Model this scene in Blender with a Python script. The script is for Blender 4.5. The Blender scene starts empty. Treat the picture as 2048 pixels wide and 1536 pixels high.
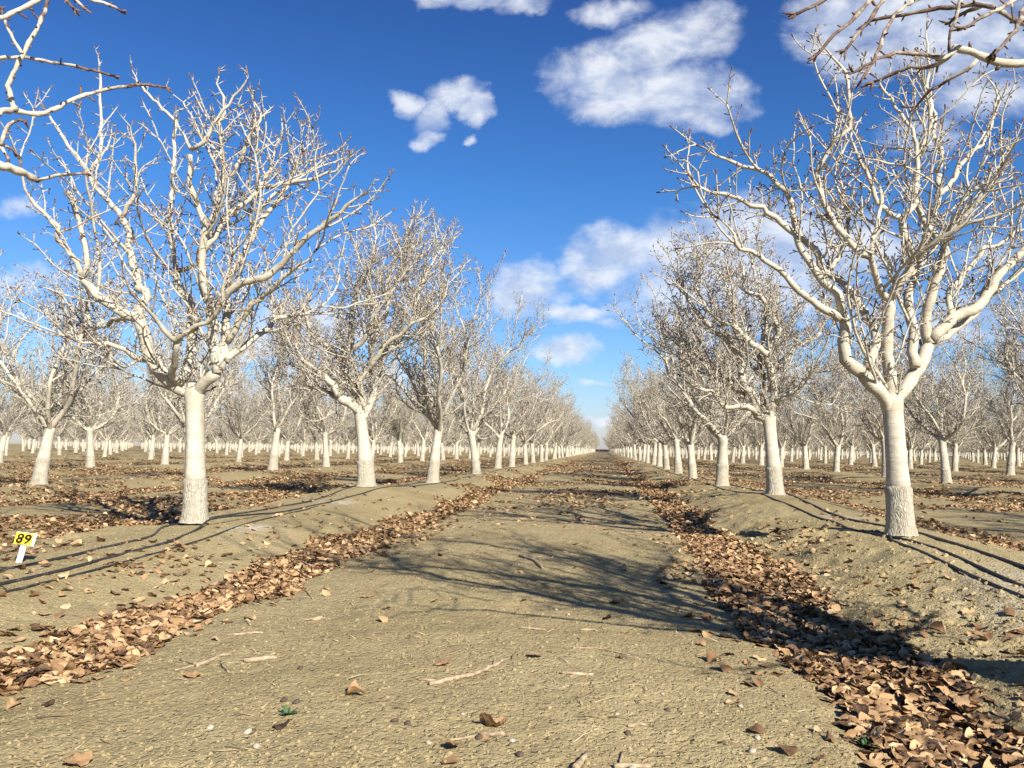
import bpy, math, random
import numpy as np
from mathutils import Vector, Matrix

SC = bpy.context.scene
COL = SC.collection
RS = np.random.RandomState

# ------------------------------------------------------------------ helpers
def link(o, parent=None):
    COL.objects.link(o)
    if parent is not None:
        o.parent = parent
    return o

def tag(o, label=None, category=None, group=None, kind=None):
    if label: o['label'] = label
    if category: o['category'] = category
    if group: o['group'] = group
    if kind: o['kind'] = kind
    return o

def empty(name, loc=(0, 0, 0), rz=0.0, s=1.0):
    o = bpy.data.objects.new(name, None)
    o.empty_display_size = 0.2
    o.location = loc
    o.rotation_euler = (0, 0, rz)
    o.scale = (s, s, s)
    return link(o)

def make_mesh(name, V, faces, mats=(), matidx=None, attrs=None, smooth=True):
    """V (n,3); faces: list of (m,k) index arrays"""
    V = np.asarray(V, np.float32)
    me = bpy.data.meshes.new(name)
    me.vertices.add(len(V))
    me.vertices.foreach_set('co', V.ravel())
    loops = np.concatenate([f.ravel() for f in faces]).astype(np.int32)
    tot = np.concatenate([np.full(len(f), f.shape[1], np.int32) for f in faces])
    start = np.concatenate([[0], np.cumsum(tot)[:-1]]).astype(np.int32)
    me.loops.add(len(loops))
    me.loops.foreach_set('vertex_index', loops)
    me.polygons.add(len(tot))
    me.polygons.foreach_set('loop_start', start)
    if matidx is not None:
        me.polygons.foreach_set('material_index', matidx.astype(np.int32))
    me.polygons.foreach_set('use_smooth', np.full(len(tot), smooth, bool))
    for m in mats:
        me.materials.append(m)
    me.update(calc_edges=True)
    if attrs:
        for k, a in attrs.items():
            at = me.attributes.new(k, 'FLOAT', 'POINT')
            at.data.foreach_set('value', np.asarray(a, np.float32).ravel())
    return me

class Acc:
    """collects tubes and plates, becomes ONE mesh"""
    def __init__(self):
        self.V = []; self.Q = []; self.T = []; self.A = []; self.MQ = []; self.MT = []; self.n = 0
    def add(self, V, Q=None, T=None, a=0.0, m=0):
        V = np.asarray(V, float)
        self.V.append(V)
        self.A.append(np.broadcast_to(np.asarray(a, float), (len(V),)).copy())
        if Q is not None and len(Q):
            q = np.asarray(Q) + self.n; self.Q.append(q); self.MQ.append(np.full(len(q), m))
        if T is not None and len(T):
            t = np.asarray(T) + self.n; self.T.append(t); self.MT.append(np.full(len(t), m))
        self.n += len(V)
    def tube(self, P, R, sides=6, a=None, m=0, rough=0.0, rng=None, cap=True):
        P = np.asarray(P, float); R = np.asarray(R, float)
        n = len(P)
        tg = np.gradient(P, axis=0)
        tg /= np.maximum(np.linalg.norm(tg, axis=1, keepdims=True), 1e-9)
        mean = tg.mean(0)
        ref = np.eye(3)[int(np.argmin(np.abs(mean)))]
        n1 = np.cross(tg, ref); n1 /= np.maximum(np.linalg.norm(n1, axis=1, keepdims=True), 1e-9)
        n2 = np.cross(tg, n1)
        ang = np.arange(sides) * (2 * math.pi / sides)
        RR = np.repeat(R[:, None], sides, 1)
        if rough and rng is not None:
            RR = RR * (1 + rng.uniform(-rough, rough, RR.shape))
        ring = P[:, None, :] + RR[:, :, None] * (np.cos(ang)[None, :, None] * n1[:, None, :] + np.sin(ang)[None, :, None] * n2[:, None, :])
        V = ring.reshape(-1, 3)
        i = np.arange(n - 1)[:, None] * sides; j = np.arange(sides)[None, :]; k = (j + 1) % sides
        Q = np.stack([i + j, i + k, i + sides + k, i + sides + j], -1).reshape(-1, 4)
        av = np.zeros(n) if a is None else np.broadcast_to(np.asarray(a, float), (n,))
        A = np.repeat(av, sides)
        T = None
        if cap:
            V = np.vstack([V, P[-1] + tg[-1] * R[-1] * .4, P[0]])
            A = np.append(A, [av[-1], av[0]])
            b = (n - 1) * sides; e = n * sides
            T = np.array([[b + q, b + (q + 1) % sides, e] for q in range(sides)] + [[(q + 1) % sides, q, e + 1] for q in range(sides)])
        self.add(V, Q, T, A, m)
    def box(self, c, s, rot=None, a=0.0, m=0):
        c = np.asarray(c, float); s = np.asarray(s, float) / 2
        V = np.array([[x, y, z] for x in (-1, 1) for y in (-1, 1) for z in (-1, 1)], float) * s
        if rot is not None: V = V @ np.asarray(rot).T
        Q = [[0, 1, 3, 2], [4, 6, 7, 5], [0, 4, 5, 1], [2, 3, 7, 6], [0, 2, 6, 4], [1, 5, 7, 3]]
        self.add(V + c, Q, None, a, m)
    def mesh(self, name, mats, smooth=True):
        F = []; M = []
        if self.Q: F.append(np.concatenate(self.Q)); M.append(np.concatenate(self.MQ))
        if self.T: F.append(np.concatenate(self.T)); M.append(np.concatenate(self.MT))
        return make_mesh(name, np.concatenate(self.V), F, mats, np.concatenate(M), {'tip': np.concatenate(self.A)}, smooth)
    def build(self, name, mats, parent=None, smooth=True):
        return link(bpy.data.objects.new(name, self.mesh(name, mats, smooth)), parent)

# ------------------------------------------------------------------ noise (numpy)
_perm = RS(7).permutation(65536)
def _h(ix, iy):
    return _perm[(_perm[ix & 65535] + iy) & 65535] / 65535.0
def vnoise(x, y):
    ix = np.floor(x).astype(np.int64); iy = np.floor(y).astype(np.int64)
    fx = x - ix; fy = y - iy
    fx = fx * fx * fx * (fx * (fx * 6 - 15) + 10); fy = fy * fy * fy * (fy * (fy * 6 - 15) + 10)
    a = _h(ix, iy); b = _h(ix + 1, iy); c = _h(ix, iy + 1); d = _h(ix + 1, iy + 1)
    return (a + (b - a) * fx) * (1 - fy) + (c + (d - c) * fx) * fy - 0.5
def fbm(x, y, f, oct=4, gain=.5, seed=0):
    s = 0; a = 1.0
    for i in range(oct):
        c, sn = math.cos(.6 * i + seed), math.sin(.6 * i + seed)
        s = s + a * vnoise((c * x - sn * y) * f + 17.3 * i + seed * 31, (sn * x + c * y) * f + 5.1 * i + seed * 13)
        f *= 2.03; a *= gain
    return s
def sstep(a, b, x):
    t = np.clip((x - a) / (b - a), 0, 1); return t * t * (3 - 2 * t)

# ------------------------------------------------------------------ lay of the land
ROWL, ROWR, PITCH = -3.73, 2.51, 6.24
BUMPS = [(-3.80, 7.35, .03), (-3.757, 12.8, .10), (2.49, 7.3, .055), (2.53, 12.6, .095), (2.5, 17.9, .02), (-3.72, 28.8, .04)]
LANEMID = (ROWL + ROWR) / 2

def lane_u(x):
    """signed place inside the lane between two rows (0 = row on its left, PITCH = row on its right)"""
    return np.mod(x - ROWL, PITCH)
UK = np.array([0.0, .35, .75, 1.05, 1.42, 1.78, 2.2, 3.0, 3.9, 4.42, 4.60, 4.85, 5.12, 5.45, 5.85, PITCH])
ZK = np.array([.15, .15, .115, .045, -.022, .0, .028, .04, .034, .018, -.018, -.028, .02, .09, .14, .15])
def ground_z(x, y, fine=True):
    x = np.asarray(x, float); y = np.asarray(y, float)
    wob = .16 * fbm(x * .0 + np.floor((x - ROWL) / PITCH) * 3.7, y, .22, 2, seed=3)
    u = np.clip(lane_u(x), 0, PITCH)
    uu = np.clip(u + wob * np.where((x > ROWL) & (x < ROWR), .25, 1.) * np.sin(math.pi * np.clip(u / PITCH, 0, 1)), 0, PITCH)
    z = np.interp(uu, UK, ZK)
    # soften the profile a little by averaging
    z = (z * 2 + np.interp(np.clip(uu - .07, 0, PITCH), UK, ZK) + np.interp(np.clip(uu + .07, 0, PITCH), UK, ZK)) / 4
    for bx, by, bz in BUMPS:
        z = z + bz * np.exp(-((x - bx) / .8) ** 2 - ((y - by) / 1.9) ** 2)
    z = z + .045 * fbm(x, y, .35, 2, seed=1) * sstep(1, 6, np.hypot(x, y))
    rough = .35 + 1.1 * sstep(4.5, 5.3, u) * sstep(6.1, 5.5, u)      # the right-hand bank is cloddy
    z = z + .05 * rough * fbm(x, y, 1.9, 3, seed=2)
    if fine:
        near = np.clip(14 / np.maximum(np.hypot(x, y), 1), 0, 1)
        c1 = np.maximum(fbm(x, y, 9, 2, seed=4) + .02, 0)
        c2 = fbm(x, y, 30, 3, .7, seed=5); c2 = np.where(c2 < -.12, c2 * 1.7, c2 * .8)
        z = z + near * rough * (.021 * c1) + near * (.0040 * c2) * (.7 + .6 * rough)
        tr = np.exp(-((u - 2.25) / .2) ** 2) + np.exp(-((u - 3.95) / .22) ** 2)   # soft wheel tracks
        z = z - .012 * tr
    return z

# ------------------------------------------------------------------ materials
def new_mat(name):
    m = bpy.data.materials.new(name); m.use_nodes = True
    nt = m.node_tree
    b = nt.nodes['Principled BSDF']
    b.inputs['Specular IOR Level'].default_value = .25
    return m, nt, b
class NT:
    def __init__(self, nt): self.nt = nt
    def n(self, t, **kw):
        o = self.nt.nodes.new(t)
        for k, v in kw.items(): setattr(o, k, v)
        return o
    def l(self, a, b): self.nt.links.new(a, b)
    def put(self, node, **inp):
        for k, v in inp.items():
            s = node.inputs[k.replace('_', ' ')]
            if hasattr(v, 'is_linked') or isinstance(v, bpy.types.NodeSocket): self.l(v, s)
            else: s.default_value = v
    def math(self, op, a, b=None, c=None, clamp=False):
        o = self.n('ShaderNodeMath', operation=op, use_clamp=clamp)
        for i, v in enumerate((a, b, c)):
            if v is None: continue
            if isinstance(v, bpy.types.NodeSocket): self.l(v, o.inputs[i])
            else: o.inputs[i].default_value = v
        return o.outputs[0]
    def vmath(self, op, a, b=None, c=None, out=0):
        o = self.n('ShaderNodeVectorMath', operation=op)
        for i, v in enumerate((a, b, c)):
            if v is None: continue
            if isinstance(v, bpy.types.NodeSocket): self.l(v, o.inputs[i])
            else: o.inputs[i].default_value = v
        return o.outputs[out]
    def noise(self, vec, scale, detail=3, rough=.55, dist=0.0):
        o = self.n('ShaderNodeTexNoise')
        self.l(vec, o.inputs['Vector'])
        o.inputs['Scale'].default_value = scale; o.inputs['Detail'].default_value = detail
        o.inputs['Roughness'].default_value = rough; o.inputs['Distortion'].default_value = dist
        return o.outputs['Fac']
    def vor(self, vec, scale, feature='F1', out='Distance', rnd=1.0):
        o = self.n('ShaderNodeTexVoronoi', feature=feature)
        self.l(vec, o.inputs['Vector']); o.inputs['Scale'].default_value = scale
        o.inputs['Randomness'].default_value = rnd
        return o.outputs[out]
    def ramp(self, fac, stops, interp='LINEAR'):
        o = self.n('ShaderNodeValToRGB'); cr = o.color_ramp; cr.interpolation = interp
        while len(cr.elements) < len(stops): cr.elements.new(.5)
        for e, (p, c) in zip(cr.elements, stops):
            e.position = p; e.color = (*c, 1) if len(c) == 3 else c
        self.l(fac, o.inputs[0]); return o.outputs[0]
    def mr(self, v, a, b, c=0.0, d=1.0, smooth=False):
        o = self.n('ShaderNodeMapRange', interpolation_type='SMOOTHSTEP' if smooth else 'LINEAR')
        self.l(v, o.inputs[0])
        for i, x in enumerate((a, b, c, d)): o.inputs[1 + i].default_value = x
        return o.outputs[0]
    def mix(self, fac, a, b, blend='MIX'):
        o = self.n('ShaderNodeMix', data_type='RGBA', blend_type=blend)
        for s, v in ((0, fac), (6, a), (7, b)):
            if isinstance(v, bpy.types.NodeSocket): self.l(v, o.inputs[s])
            elif s == 0: o.inputs[0].default_value = v
            else: o.inputs[s].default_value = (*v, 1)
        return o.outputs[2]
    def attr(self, name):
        o = self.n('ShaderNodeAttribute', attribute_name=name); return o.outputs['Fac']
    def bump(self, h, strength, dist, normal=None):
        o = self.n('ShaderNodeBump'); o.inputs['Strength'].default_value = strength
        o.inputs['Distance'].default_value = dist; self.l(h, o.inputs['Height'])
        if normal is not None: self.l(normal, o.inputs['Normal'])
        return o.outputs[0]

def mat_soil():
    m, nt, b = new_mat('soil'); N = NT(nt)
    pos = N.n('ShaderNodeNewGeometry').outputs['Position']
    big = N.noise(pos, .55, 4, .6); mid = N.noise(pos, 6, 4, .6); fin = N.noise(pos, 70, 3, .65)
    crumb = N.vor(pos, 62); crumb2 = N.vor(pos, 150)
    tone = N.math('ADD', N.math('MULTIPLY', big, .5), N.math('ADD', N.math('MULTIPLY', mid, .3), N.math('MULTIPLY', fin, .3)))
    c = N.ramp(tone, [(.36, (.185, .144, .074)), (.55, (.275, .220, .116)), (.74, (.335, .274, .155))])
    # pale chips and bits of shell
    chip = N.vor(pos, 24, out='Color'); sep = N.n('ShaderNodeSeparateColor'); N.l(chip, sep.inputs[0])
    chm = N.math('MULTIPLY', N.math('GREATER_THAN', sep.outputs[0], .93), N.math('LESS_THAN', N.vor(pos, 24), N.math('MULTIPLY', sep.outputs[1], .22)))
    c = N.mix(N.math('MULTIPLY', chm, .55), c, (.36, .30, .21))
    c = N.mix(N.math('MULTIPLY', N.attr('salt'), N.mr(N.noise(pos, 9, 5, .7), .42, .62)), c, (.47, .44, .38))
    lit = N.math('MULTIPLY', N.attr('litter'), N.mr(N.noise(pos, 3.2, 5, .7), .38, .60))
    c = N.mix(lit, c, (.13, .078, .041))
    c = N.mix(N.math('MULTIPLY', N.attr('straw'), N.mr(N.noise(pos, 5, 4, .7), .45, .65, 0, .7)), c, (.30, .245, .15))
    N.l(c, b.inputs['Base Color'])
    b.inputs['Roughness'].default_value = .95; b.inputs['Specular IOR Level'].default_value = .08
    pit = N.mr(N.noise(pos, 46, 2, .5), .56, .70)
    h = N.math('SUBTRACT', N.math('ADD', N.math('MULTIPLY', N.math('SUBTRACT', 1.0, crumb), .55), N.math('ADD', N.math('MULTIPLY', N.math('SUBTRACT', 1.0, crumb2), .25), N.math('MULTIPLY', N.noise(pos, 42, 4, .7), .5))), N.math('MULTIPLY', pit, 1.3))
    N.l(N.bump(h, .65, .011), b.inputs['Normal'])
    return m

def mat_bark(name, cracked=False):
    m, nt, b = new_mat(name); N = NT(nt)
    tc = N.n('ShaderNodeTexCoord').outputs['Object']
    oi = N.n('ShaderNodeObjectInfo').outputs['Random']
    white = N.ramp(N.noise(tc, 7, 5, .6), [(.30, (.325, .295, .225)), (.50, (.415, .38, .30)), (.70, (.465, .43, .355))])
    st = N.n('ShaderNodeMapping'); N.l(tc, st.inputs[0])
    if cracked:
        st.inputs['Scale'].default_value = (1, 1, .30)
        nz = N.n('ShaderNodeTexNoise'); N.l(st.outputs[0], nz.inputs[0]); nz.inputs['Scale'].default_value = 14
        v = N.vmath('ADD', st.outputs[0], N.vmath('MULTIPLY', nz.outputs['Color'], (.075, .075, .06)))
        e = N.vor(v, 46, 'DISTANCE_TO_EDGE'); e2 = N.vor(v, 80, 'DISTANCE_TO_EDGE')
        crack = N.math('MULTIPLY', N.mr(e, 0.0, .16, 1, 0), N.mr(N.noise(tc, 16, 3), .34, .56))
        c = N.mix(N.math('MULTIPLY', crack, .36), white, (.15, .12, .08))
        c = N.mix(N.mr(N.noise(tc, 6, 4, .6), .48, .78, 0, .40), c, (.31, .275, .21))
        # soil splash near the foot
        sx = N.n('ShaderNodeSeparateXYZ'); N.l(tc, sx.inputs[0])
        foot = N.math('MULTIPLY', N.mr(sx.outputs[2], 0.02, .22, 1, 0), N.mr(N.noise(tc, 9, 4), .35, .65))
        c = N.mix(N.math('MULTIPLY', foot, .45), c, (.26, .205, .125))
        rim = N.math('MULTIPLY', N.mr(sx.outputs[2], .33, .40, 0, .8), N.mr(N.noise(tc, 14, 4), .42, .62))
        c = N.mix(N.math('MULTIPLY', rim, .5), c, (.19, .155, .11))
        c = N.mix(N.math('MULTIPLY', oi, .22), c, (.30, .255, .19))
        h = N.math('ADD', N.math('MULTIPLY', N.mr(e, 0, .2), 1.0), N.math('MULTIPLY', N.mr(e2, 0, .2), .3))
        N.l(N.bump(h, .8, .008), b.inputs['Normal'])
    else:
        st.inputs['Scale'].default_value = (4, 4, 30)
        ringn = N.noise(st.outputs[0], 1.6, 4, .6)
        c = N.mix(N.math('MULTIPLY', N.mr(ringn, .54, .70), .5), white, (.235, .20, .15))
        patch = N.noise(tc, 19, 4, .7)
        c = N.mix(N.math('MULTIPLY', N.mr(patch, .60, .70), .5), c, (.24, .20, .14))
        spot = N.math('LESS_THAN', N.vor(tc, 26), .10)
        c = N.mix(N.math('MULTIPLY', spot, .55), c, (.16, .12, .085))
        # bare brown bark on the young wood, where the wash has not stuck
        tip = N.attr('tip')
        tm = N.mr(N.math('ADD', tip, N.math('MULTIPLY', N.math('SUBTRACT', N.noise(tc, 28, 3, .6), .5), 1.1)), .40, .62)
        c = N.mix(tm, c, N.ramp(N.noise(tc, 60, 2), [(.35, (.060, .037, .030)), (.6, (.150, .095, .072))]))
        c = N.mix(N.math('MULTIPLY', oi, .12), c, (.28, .24, .18))
        h = N.math('ADD', N.math('MULTIPLY', ringn, .6), N.math('MULTIPLY', patch, .5))
        N.l(N.bump(h, .8, .009), b.inputs['Normal'])
    N.l(c, b.inputs['Base Color']); b.inputs['Roughness'].default_value = .85
    return m

def mat_plain(name, stops, scale=30, rough=.8, bump=.3, bd=.003, island=False, spec=.25):
    m, nt, b = new_mat(name); N = NT(nt)
    if island:
        f = N.n('ShaderNodeNewGeometry').outputs['Random Per Island']
        tc = N.n('ShaderNodeTexCoord').outputs['Object']
        nz = N.noise(tc, scale, 3, .6)
        f2 = N.math('ADD', f, N.math('MULTIPLY', N.math('SUBTRACT', nz, .5), .5), clamp=True)
        c = N.ramp(f2, stops)
    else:
        tc = N.n('ShaderNodeTexCoord').outputs['Object']
        nz = N.noise(tc, scale, 4, .6)
        c = N.ramp(nz, stops)
    N.l(c, b.inputs['Base Color']); b.inputs['Roughness'].default_value = rough
    b.inputs['Specular IOR Level'].default_value = spec
    if bump: N.l(N.bump(nz, bump, bd), b.inputs['Normal'])
    return m

M_SOIL = mat_soil()
M_BARK = mat_bark('whitewashed_bark')
M_ROOT = mat_bark('cracked_rootstock_bark', True)
M_LEAF = mat_plain('dry_leaf', [(.0, (.050, .029, .017)), (.14, (.135, .077, .038)), (.38, (.235, .137, .066)), (.68, (.325, .203, .100)), (.90, (.40, .27, .142)), (1., (.46, .345, .21))], 45, .75, .5, .004, True)
M_HOSE = mat_plain('black_polythene', [(.3, (.012, .012, .012)), (.55, (.028, .027, .025)), (.75, (.095, .08, .055))], 14, .55, .15, .002, spec=.5)
M_STICK = mat_plain('dry_wood', [(.3, (.17, .12, .075)), (.55, (.32, .25, .16)), (.75, (.42, .35, .25))], 40, .85, .6, .004)
M_STRAW = mat_plain('straw', [(.0, (.13, .085, .05)), (.5, (.28, .21, .12)), (1., (.42, .34, .22))], 40, .85, 0, 0, True)
M_STONE = mat_plain('pale_pebble', [(.3, (.26, .225, .165)), (.7, (.40, .36, .29))], 60, .8, .3, .002)
M_NUT = mat_plain('nut_shell', [(.3, (.035, .025, .02)), (.7, (.12, .085, .06))], 60, .8, .4, .003)
M_TWINE = mat_plain('red_brown_twine', [(.3, (.10, .022, .018)), (.7, (.22, .06, .045))], 60, .9, .4, .002)
M_WEED = mat_plain('weed_green', [(.3, (.035, .075, .03)), (.7, (.075, .13, .05))], 40, .6, 0, 0)
M_YELLOW = mat_plain('yellow_plate', [(.3, (.80, .56, .03)), (.7, (.86, .62, .045))], 12, .45, .05, .001)
M_WHITE = mat_plain('white_plastic', [(.3, (.74, .74, .76)), (.7, (.84, .84, .86))], 12, .4, .05, .001)
M_INK = mat_plain('black_ink', [(.3, (.018, .012, .006)), (.7, (.03, .02, .01))], 12, .5, 0, 0)
M_DRYGRASS = mat_plain('dry_grass', [(.3, (.30, .235, .13)), (.7, (.44, .36, .21))], .5, .95, .5, .05)
M_DARKBUSH = mat_plain('dark_leafage', [(.0, (.018, .02, .012)), (1., (.06, .05, .035))], 3, .8, 0, 0, True)
M_GREYBARK = mat_plain('grey_brown_bark', [(.3, (.13, .095, .085)), (.7, (.24, .18, .16))], 5, .9, .3, .01)

# ------------------------------------------------------------------ camera, sun, sky
cam = bpy.data.cameras.new('camera'); cam.sensor_width = 36; cam.lens = 1638 / 2048 * 36
cam.clip_start = .05; cam.clip_end = 6000
co = link(bpy.data.objects.new('camera', cam))
RW = Matrix(((0.9937151612316651, -0.003277891656249525, 0.1118902755587615),
             (0.11127377856622164, -0.07982684114533292, -0.9905785287579948),
             (0.012178856347012539, 0.9968033561636154, -0.07896039892902743)))
co.matrix_world = Matrix.Translation((0, 0, .89)) @ RW.to_4x4()
SC.camera = co

SUN_EL = math.radians(31); sh = Vector((.57, -.82)).normalized()
sun = bpy.data.lights.new('sun', 'SUN'); sun.energy = 5.0; sun.angle = math.radians(.53); sun.color = (1, .935, .83)
so = link(bpy.data.objects.new('sun', sun))
sd = Vector((sh.x * math.cos(SUN_EL), sh.y * math.cos(SUN_EL), math.sin(SUN_EL)))
so.rotation_euler = (-sd).to_track_quat('-Z', 'Y').to_euler(); so.location = (5, -8, 12)

CLOUDS = [(-0.1941, 0.4504, 0.0379, 0.0256, 0), (-0.1615, 0.436, 0.0208, 0.0305, 0), (-0.2228, 0.4217, 0.0275, 0.0244, 0), (-0.2546, 0.4407, 0.0244, 0.0183, 0.1), (-0.2235, 0.3921, 0.0183, 0.0171, 0.1), (-0.1704, 0.3872, 0.0134, 0.0073, 0.5), (-0.0128, 0.4695, 0.058, 0.0458, 0.05), (0.0308, 0.4452, 0.0794, 0.0397, 0), (0.08, 0.4466, 0.0733, 0.0427, 0), (0.1346, 0.4349, 0.0549, 0.0366, 0.2), (0.0986, 0.5166, 0.0672, 0.0427, 0.25), (0.012, 0.55, 0.0549, 0.022, 0.3), (0.1415, 0.5469, 0.0366, 0.0244, 0.4), (0.0431, 0.4964, 0.0672, 0.0366, 0.15), (0.1284, 0.4066, 0.0427, 0.0183, 0.45), (-0.18, 0.5763, 0.0794, 0.0147, 0.25), (-0.1022, 0.5657, 0.0427, 0.0183, 0.3), (0.2905, 0.5204, 0.0733, 0.0458, 0.1), (0.3547, 0.5237, 0.0977, 0.0488, 0.05), (0.4286, 0.5014, 0.1099, 0.0611, 0.1), (0.307, 0.4692, 0.0549, 0.0305, 0.3), (0.4433, 0.4266, 0.0733, 0.0366, 0.4), (0.3854, 0.3795, 0.0733, 0.0366, 0.55), (0.0096, 0.2426, 0.0488, 0.0275, 0.0), (-0.0117, 0.2179, 0.0366, 0.022, 0.1), (-0.0951, 0.2031, 0.0379, 0.0269, 0), (-0.1231, 0.1908, 0.0244, 0.0183, 0.2), (-0.036, 0.1701, 0.0366, 0.011, 0.1), (0.0037, 0.1556, 0.0244, 0.0085, 0.5), (0.1093, 0.2318, 0.0733, 0.0458, 0), (0.1747, 0.2493, 0.0916, 0.0458, 0), (0.2679, 0.2418, 0.0794, 0.0427, 0.1), (0.1387, 0.1823, 0.1221, 0.0305, 0.2), (-0.048, 0.1218, 0.0336, 0.0159, 0.15), (-0.0049, 0.035, 0.0366, 0.0061, 0.1), (-0.0112, 0.0819, 0.0305, 0.0049, 0.6), (-0.3731, 0.1543, 0.0794, 0.0244, 0.15), (-0.4386, 0.1288, 0.0977, 0.0214, 0.2), (-0.7619, 0.2168, 0.0549, 0.0244, 0.5), (-0.7898, 0.3127, 0.0488, 0.0244, 0.6), (0.4017, 0.1565, 0.1038, 0.0305, 0.4), (0.4595, 0.2388, 0.0733, 0.0305, 0.6), (-0.2798, 0.0842, 0.1832, 0.0159, 0.4), (0.2308, 0.0856, 0.1832, 0.0183, 0.35), (-0.585, 0.0704, 0.1832, 0.0183, 0.4)]
def build_world():
    w = bpy.data.worlds.new('World'); SC.world = w; w.use_nodes = True
    N = NT(w.node_tree); nt = w.node_tree
    bg = nt.nodes['Background']
    sky = N.n('ShaderNodeTexSky', sky_type='NISHITA')
    sky.sun_disc = False; sky.sun_elevation = SUN_EL; sky.sun_rotation = math.atan2(sd.x, sd.y)
    sky.altitude = 100; sky.air_density = 1.0; sky.dust_density = .6; sky.ozone_density = 2.0
    d0 = N.n('ShaderNodeTexCoord').outputs['Generated']
    s0 = N.n('ShaderNodeSeparateXYZ'); N.l(d0, s0.inputs[0])
    # how clear dry winter air colours the sky, from the horizon up
    tint = N.ramp(s0.outputs[2], [(.0, (.78, .78, 1.0)), (.10, (.55, .76, 1.04)), (.30, (.29, .64, 1.05)), (.50, (.215, .44, .86))])
    skyc = N.mix(1.0, sky.outputs[0], tint, 'MULTIPLY')
    # clouds as a pattern over directions (they sit at infinity)
    d = N.n('ShaderNodeTexCoord').outputs['Generated']
    s = N.n('ShaderNodeSeparateXYZ'); N.l(d, s.inputs[0])
    yy = N.math('MAXIMUM', s.outputs[1], .02)
    cb = N.n('ShaderNodeCombineXYZ')
    N.l(N.math('DIVIDE', s.outputs[0], yy), cb.inputs[0]); N.l(N.math('DIVIDE', s.outputs[2], yy), cb.inputs[1])
    uv = cb.outputs[0]
    nz = N.n('ShaderNodeTexNoise'); N.l(uv, nz.inputs[0]); nz.inputs['Scale'].default_value = 17; nz.inputs['Detail'].default_value = 5; nz.inputs['Roughness'].default_value = .6
    off = N.vmath('MULTIPLY', N.vmath('SUBTRACT', nz.outputs['Color'], (.5, .5, .5)), (.060, .045, 0))
    uw = N.vmath('ADD', uv, off)
    best = None
    for (u, v, a, b, k) in CLOUDS:
        if .05 < v < .26: a *= 1.22; b *= 1.28
        q = N.vmath('MULTIPLY_ADD', uw, (.9 / a, .9 / b, 0), (-u * .9 / a, -v * .9 / b, 0))
        dd = N.vmath('DOT_PRODUCT', q, q, out=1)
        if k: dd = N.math('ADD', dd, k)
        best = dd if best is None else N.math('MINIMUM', best, dd)
    m = N.math('SUBTRACT', 1.0, best)
    mp = N.n('ShaderNodeMapping'); N.l(uv, mp.inputs[0]); mp.inputs['Scale'].default_value = (1, 1.5, 1)
    f1 = N.noise(mp.outputs[0], 15, 9, .62, .35)
    den = N.math('ADD', m, N.math('MULTIPLY', N.math('SUBTRACT', f1, .5), 1.75))
    alpha = N.mr(den, -.25, 1.1, 0, .92, True)
    front = N.mr(s.outputs[1], .02, .12)
    alpha = N.math('MULTIPLY', alpha, front)
    up = N.vmath('ADD', mp.outputs[0], (-.012, -.02, 0))
    f2 = N.noise(up, 14, 5, .55, .3)
    shade = N.math('ADD', N.mr(N.math('SUBTRACT', f1, f2), -.12, .12, -.22, .22), N.mr(m, .0, 1.0, .62, .50))
    ccol = N.ramp(shade, [(.15, (3.5, 4.2, 5.7)), (.5, (5.2, 5.7, 6.7)), (.85, (7.0, 7.2, 7.5))])
    fin = N.mix(alpha, skyc, ccol)
    N.l(fin, bg.inputs['Color']); bg.inputs['Strength'].default_value = .063
build_world()
SC.view_settings.view_transform = 'Standard'; SC.view_settings.look = 'None'; SC.view_settings.gamma = 1; SC.view_settings.exposure = 1.15

# ------------------------------------------------------------------ ground
def graded(lo, hi, parts):
    out = []
    for a, b, s0, s1 in parts:
        x = a
        while x < b - 1e-6:
            out.append(x); t = (x - a) / (b - a); x += s0 + (s1 - s0) * t
    out.append(parts[-1][1])
    return np.array(out)
def leaf_density(x, y):
    """0..1 how thickly fallen leaves lie"""
    u = lane_u(x); lane = np.floor((x - ROWL) / PITCH)
    wob = .16 * fbm(x * 0 + lane * 3.7, y, .22, 2, seed=3); u = np.clip(u + wob * np.where(lane == 0, .25, 1.) * np.sin(math.pi * u / PITCH), 0, PITCH)
    edge = .20 * fbm(x, y, 1.3, 3, seed=8)
    main = (lane == 0)
    w = np.where(main, 1.0, 1.35)
    cl = np.where(main, 1.45, 1.45); cr = np.where(main, 4.80, 4.75)
    hl = .25 * w; hr = .28 * w
    far = sstep(7, 26, y)
    a = sstep(1, .55, np.abs(u + edge - cl) / hl * .8)
    b = sstep(1, .55, np.abs(u + edge - cr) / hr * .8)
    a = a * (1 - .35 * sstep(14, 40, y) * (fbm(x, y, .8, 3, seed=9) > 0))
    dn = np.maximum(a, b)
    pat = sstep(.05, .35, fbm(x, y, .7, 4, seed=10) + .10 * far - .05 + np.where(main, 0, .10))
    dn = np.maximum(dn, pat * np.where(main, .05 + .6 * far, .62))
    dn = np.maximum(dn, .012)
    # the rows' crests stay almost clean
    crest = np.minimum(u, PITCH - u)
    dn = dn * np.where(crest < .6, .25, 1.0)
    return np.clip(dn, 0, 1)

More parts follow.
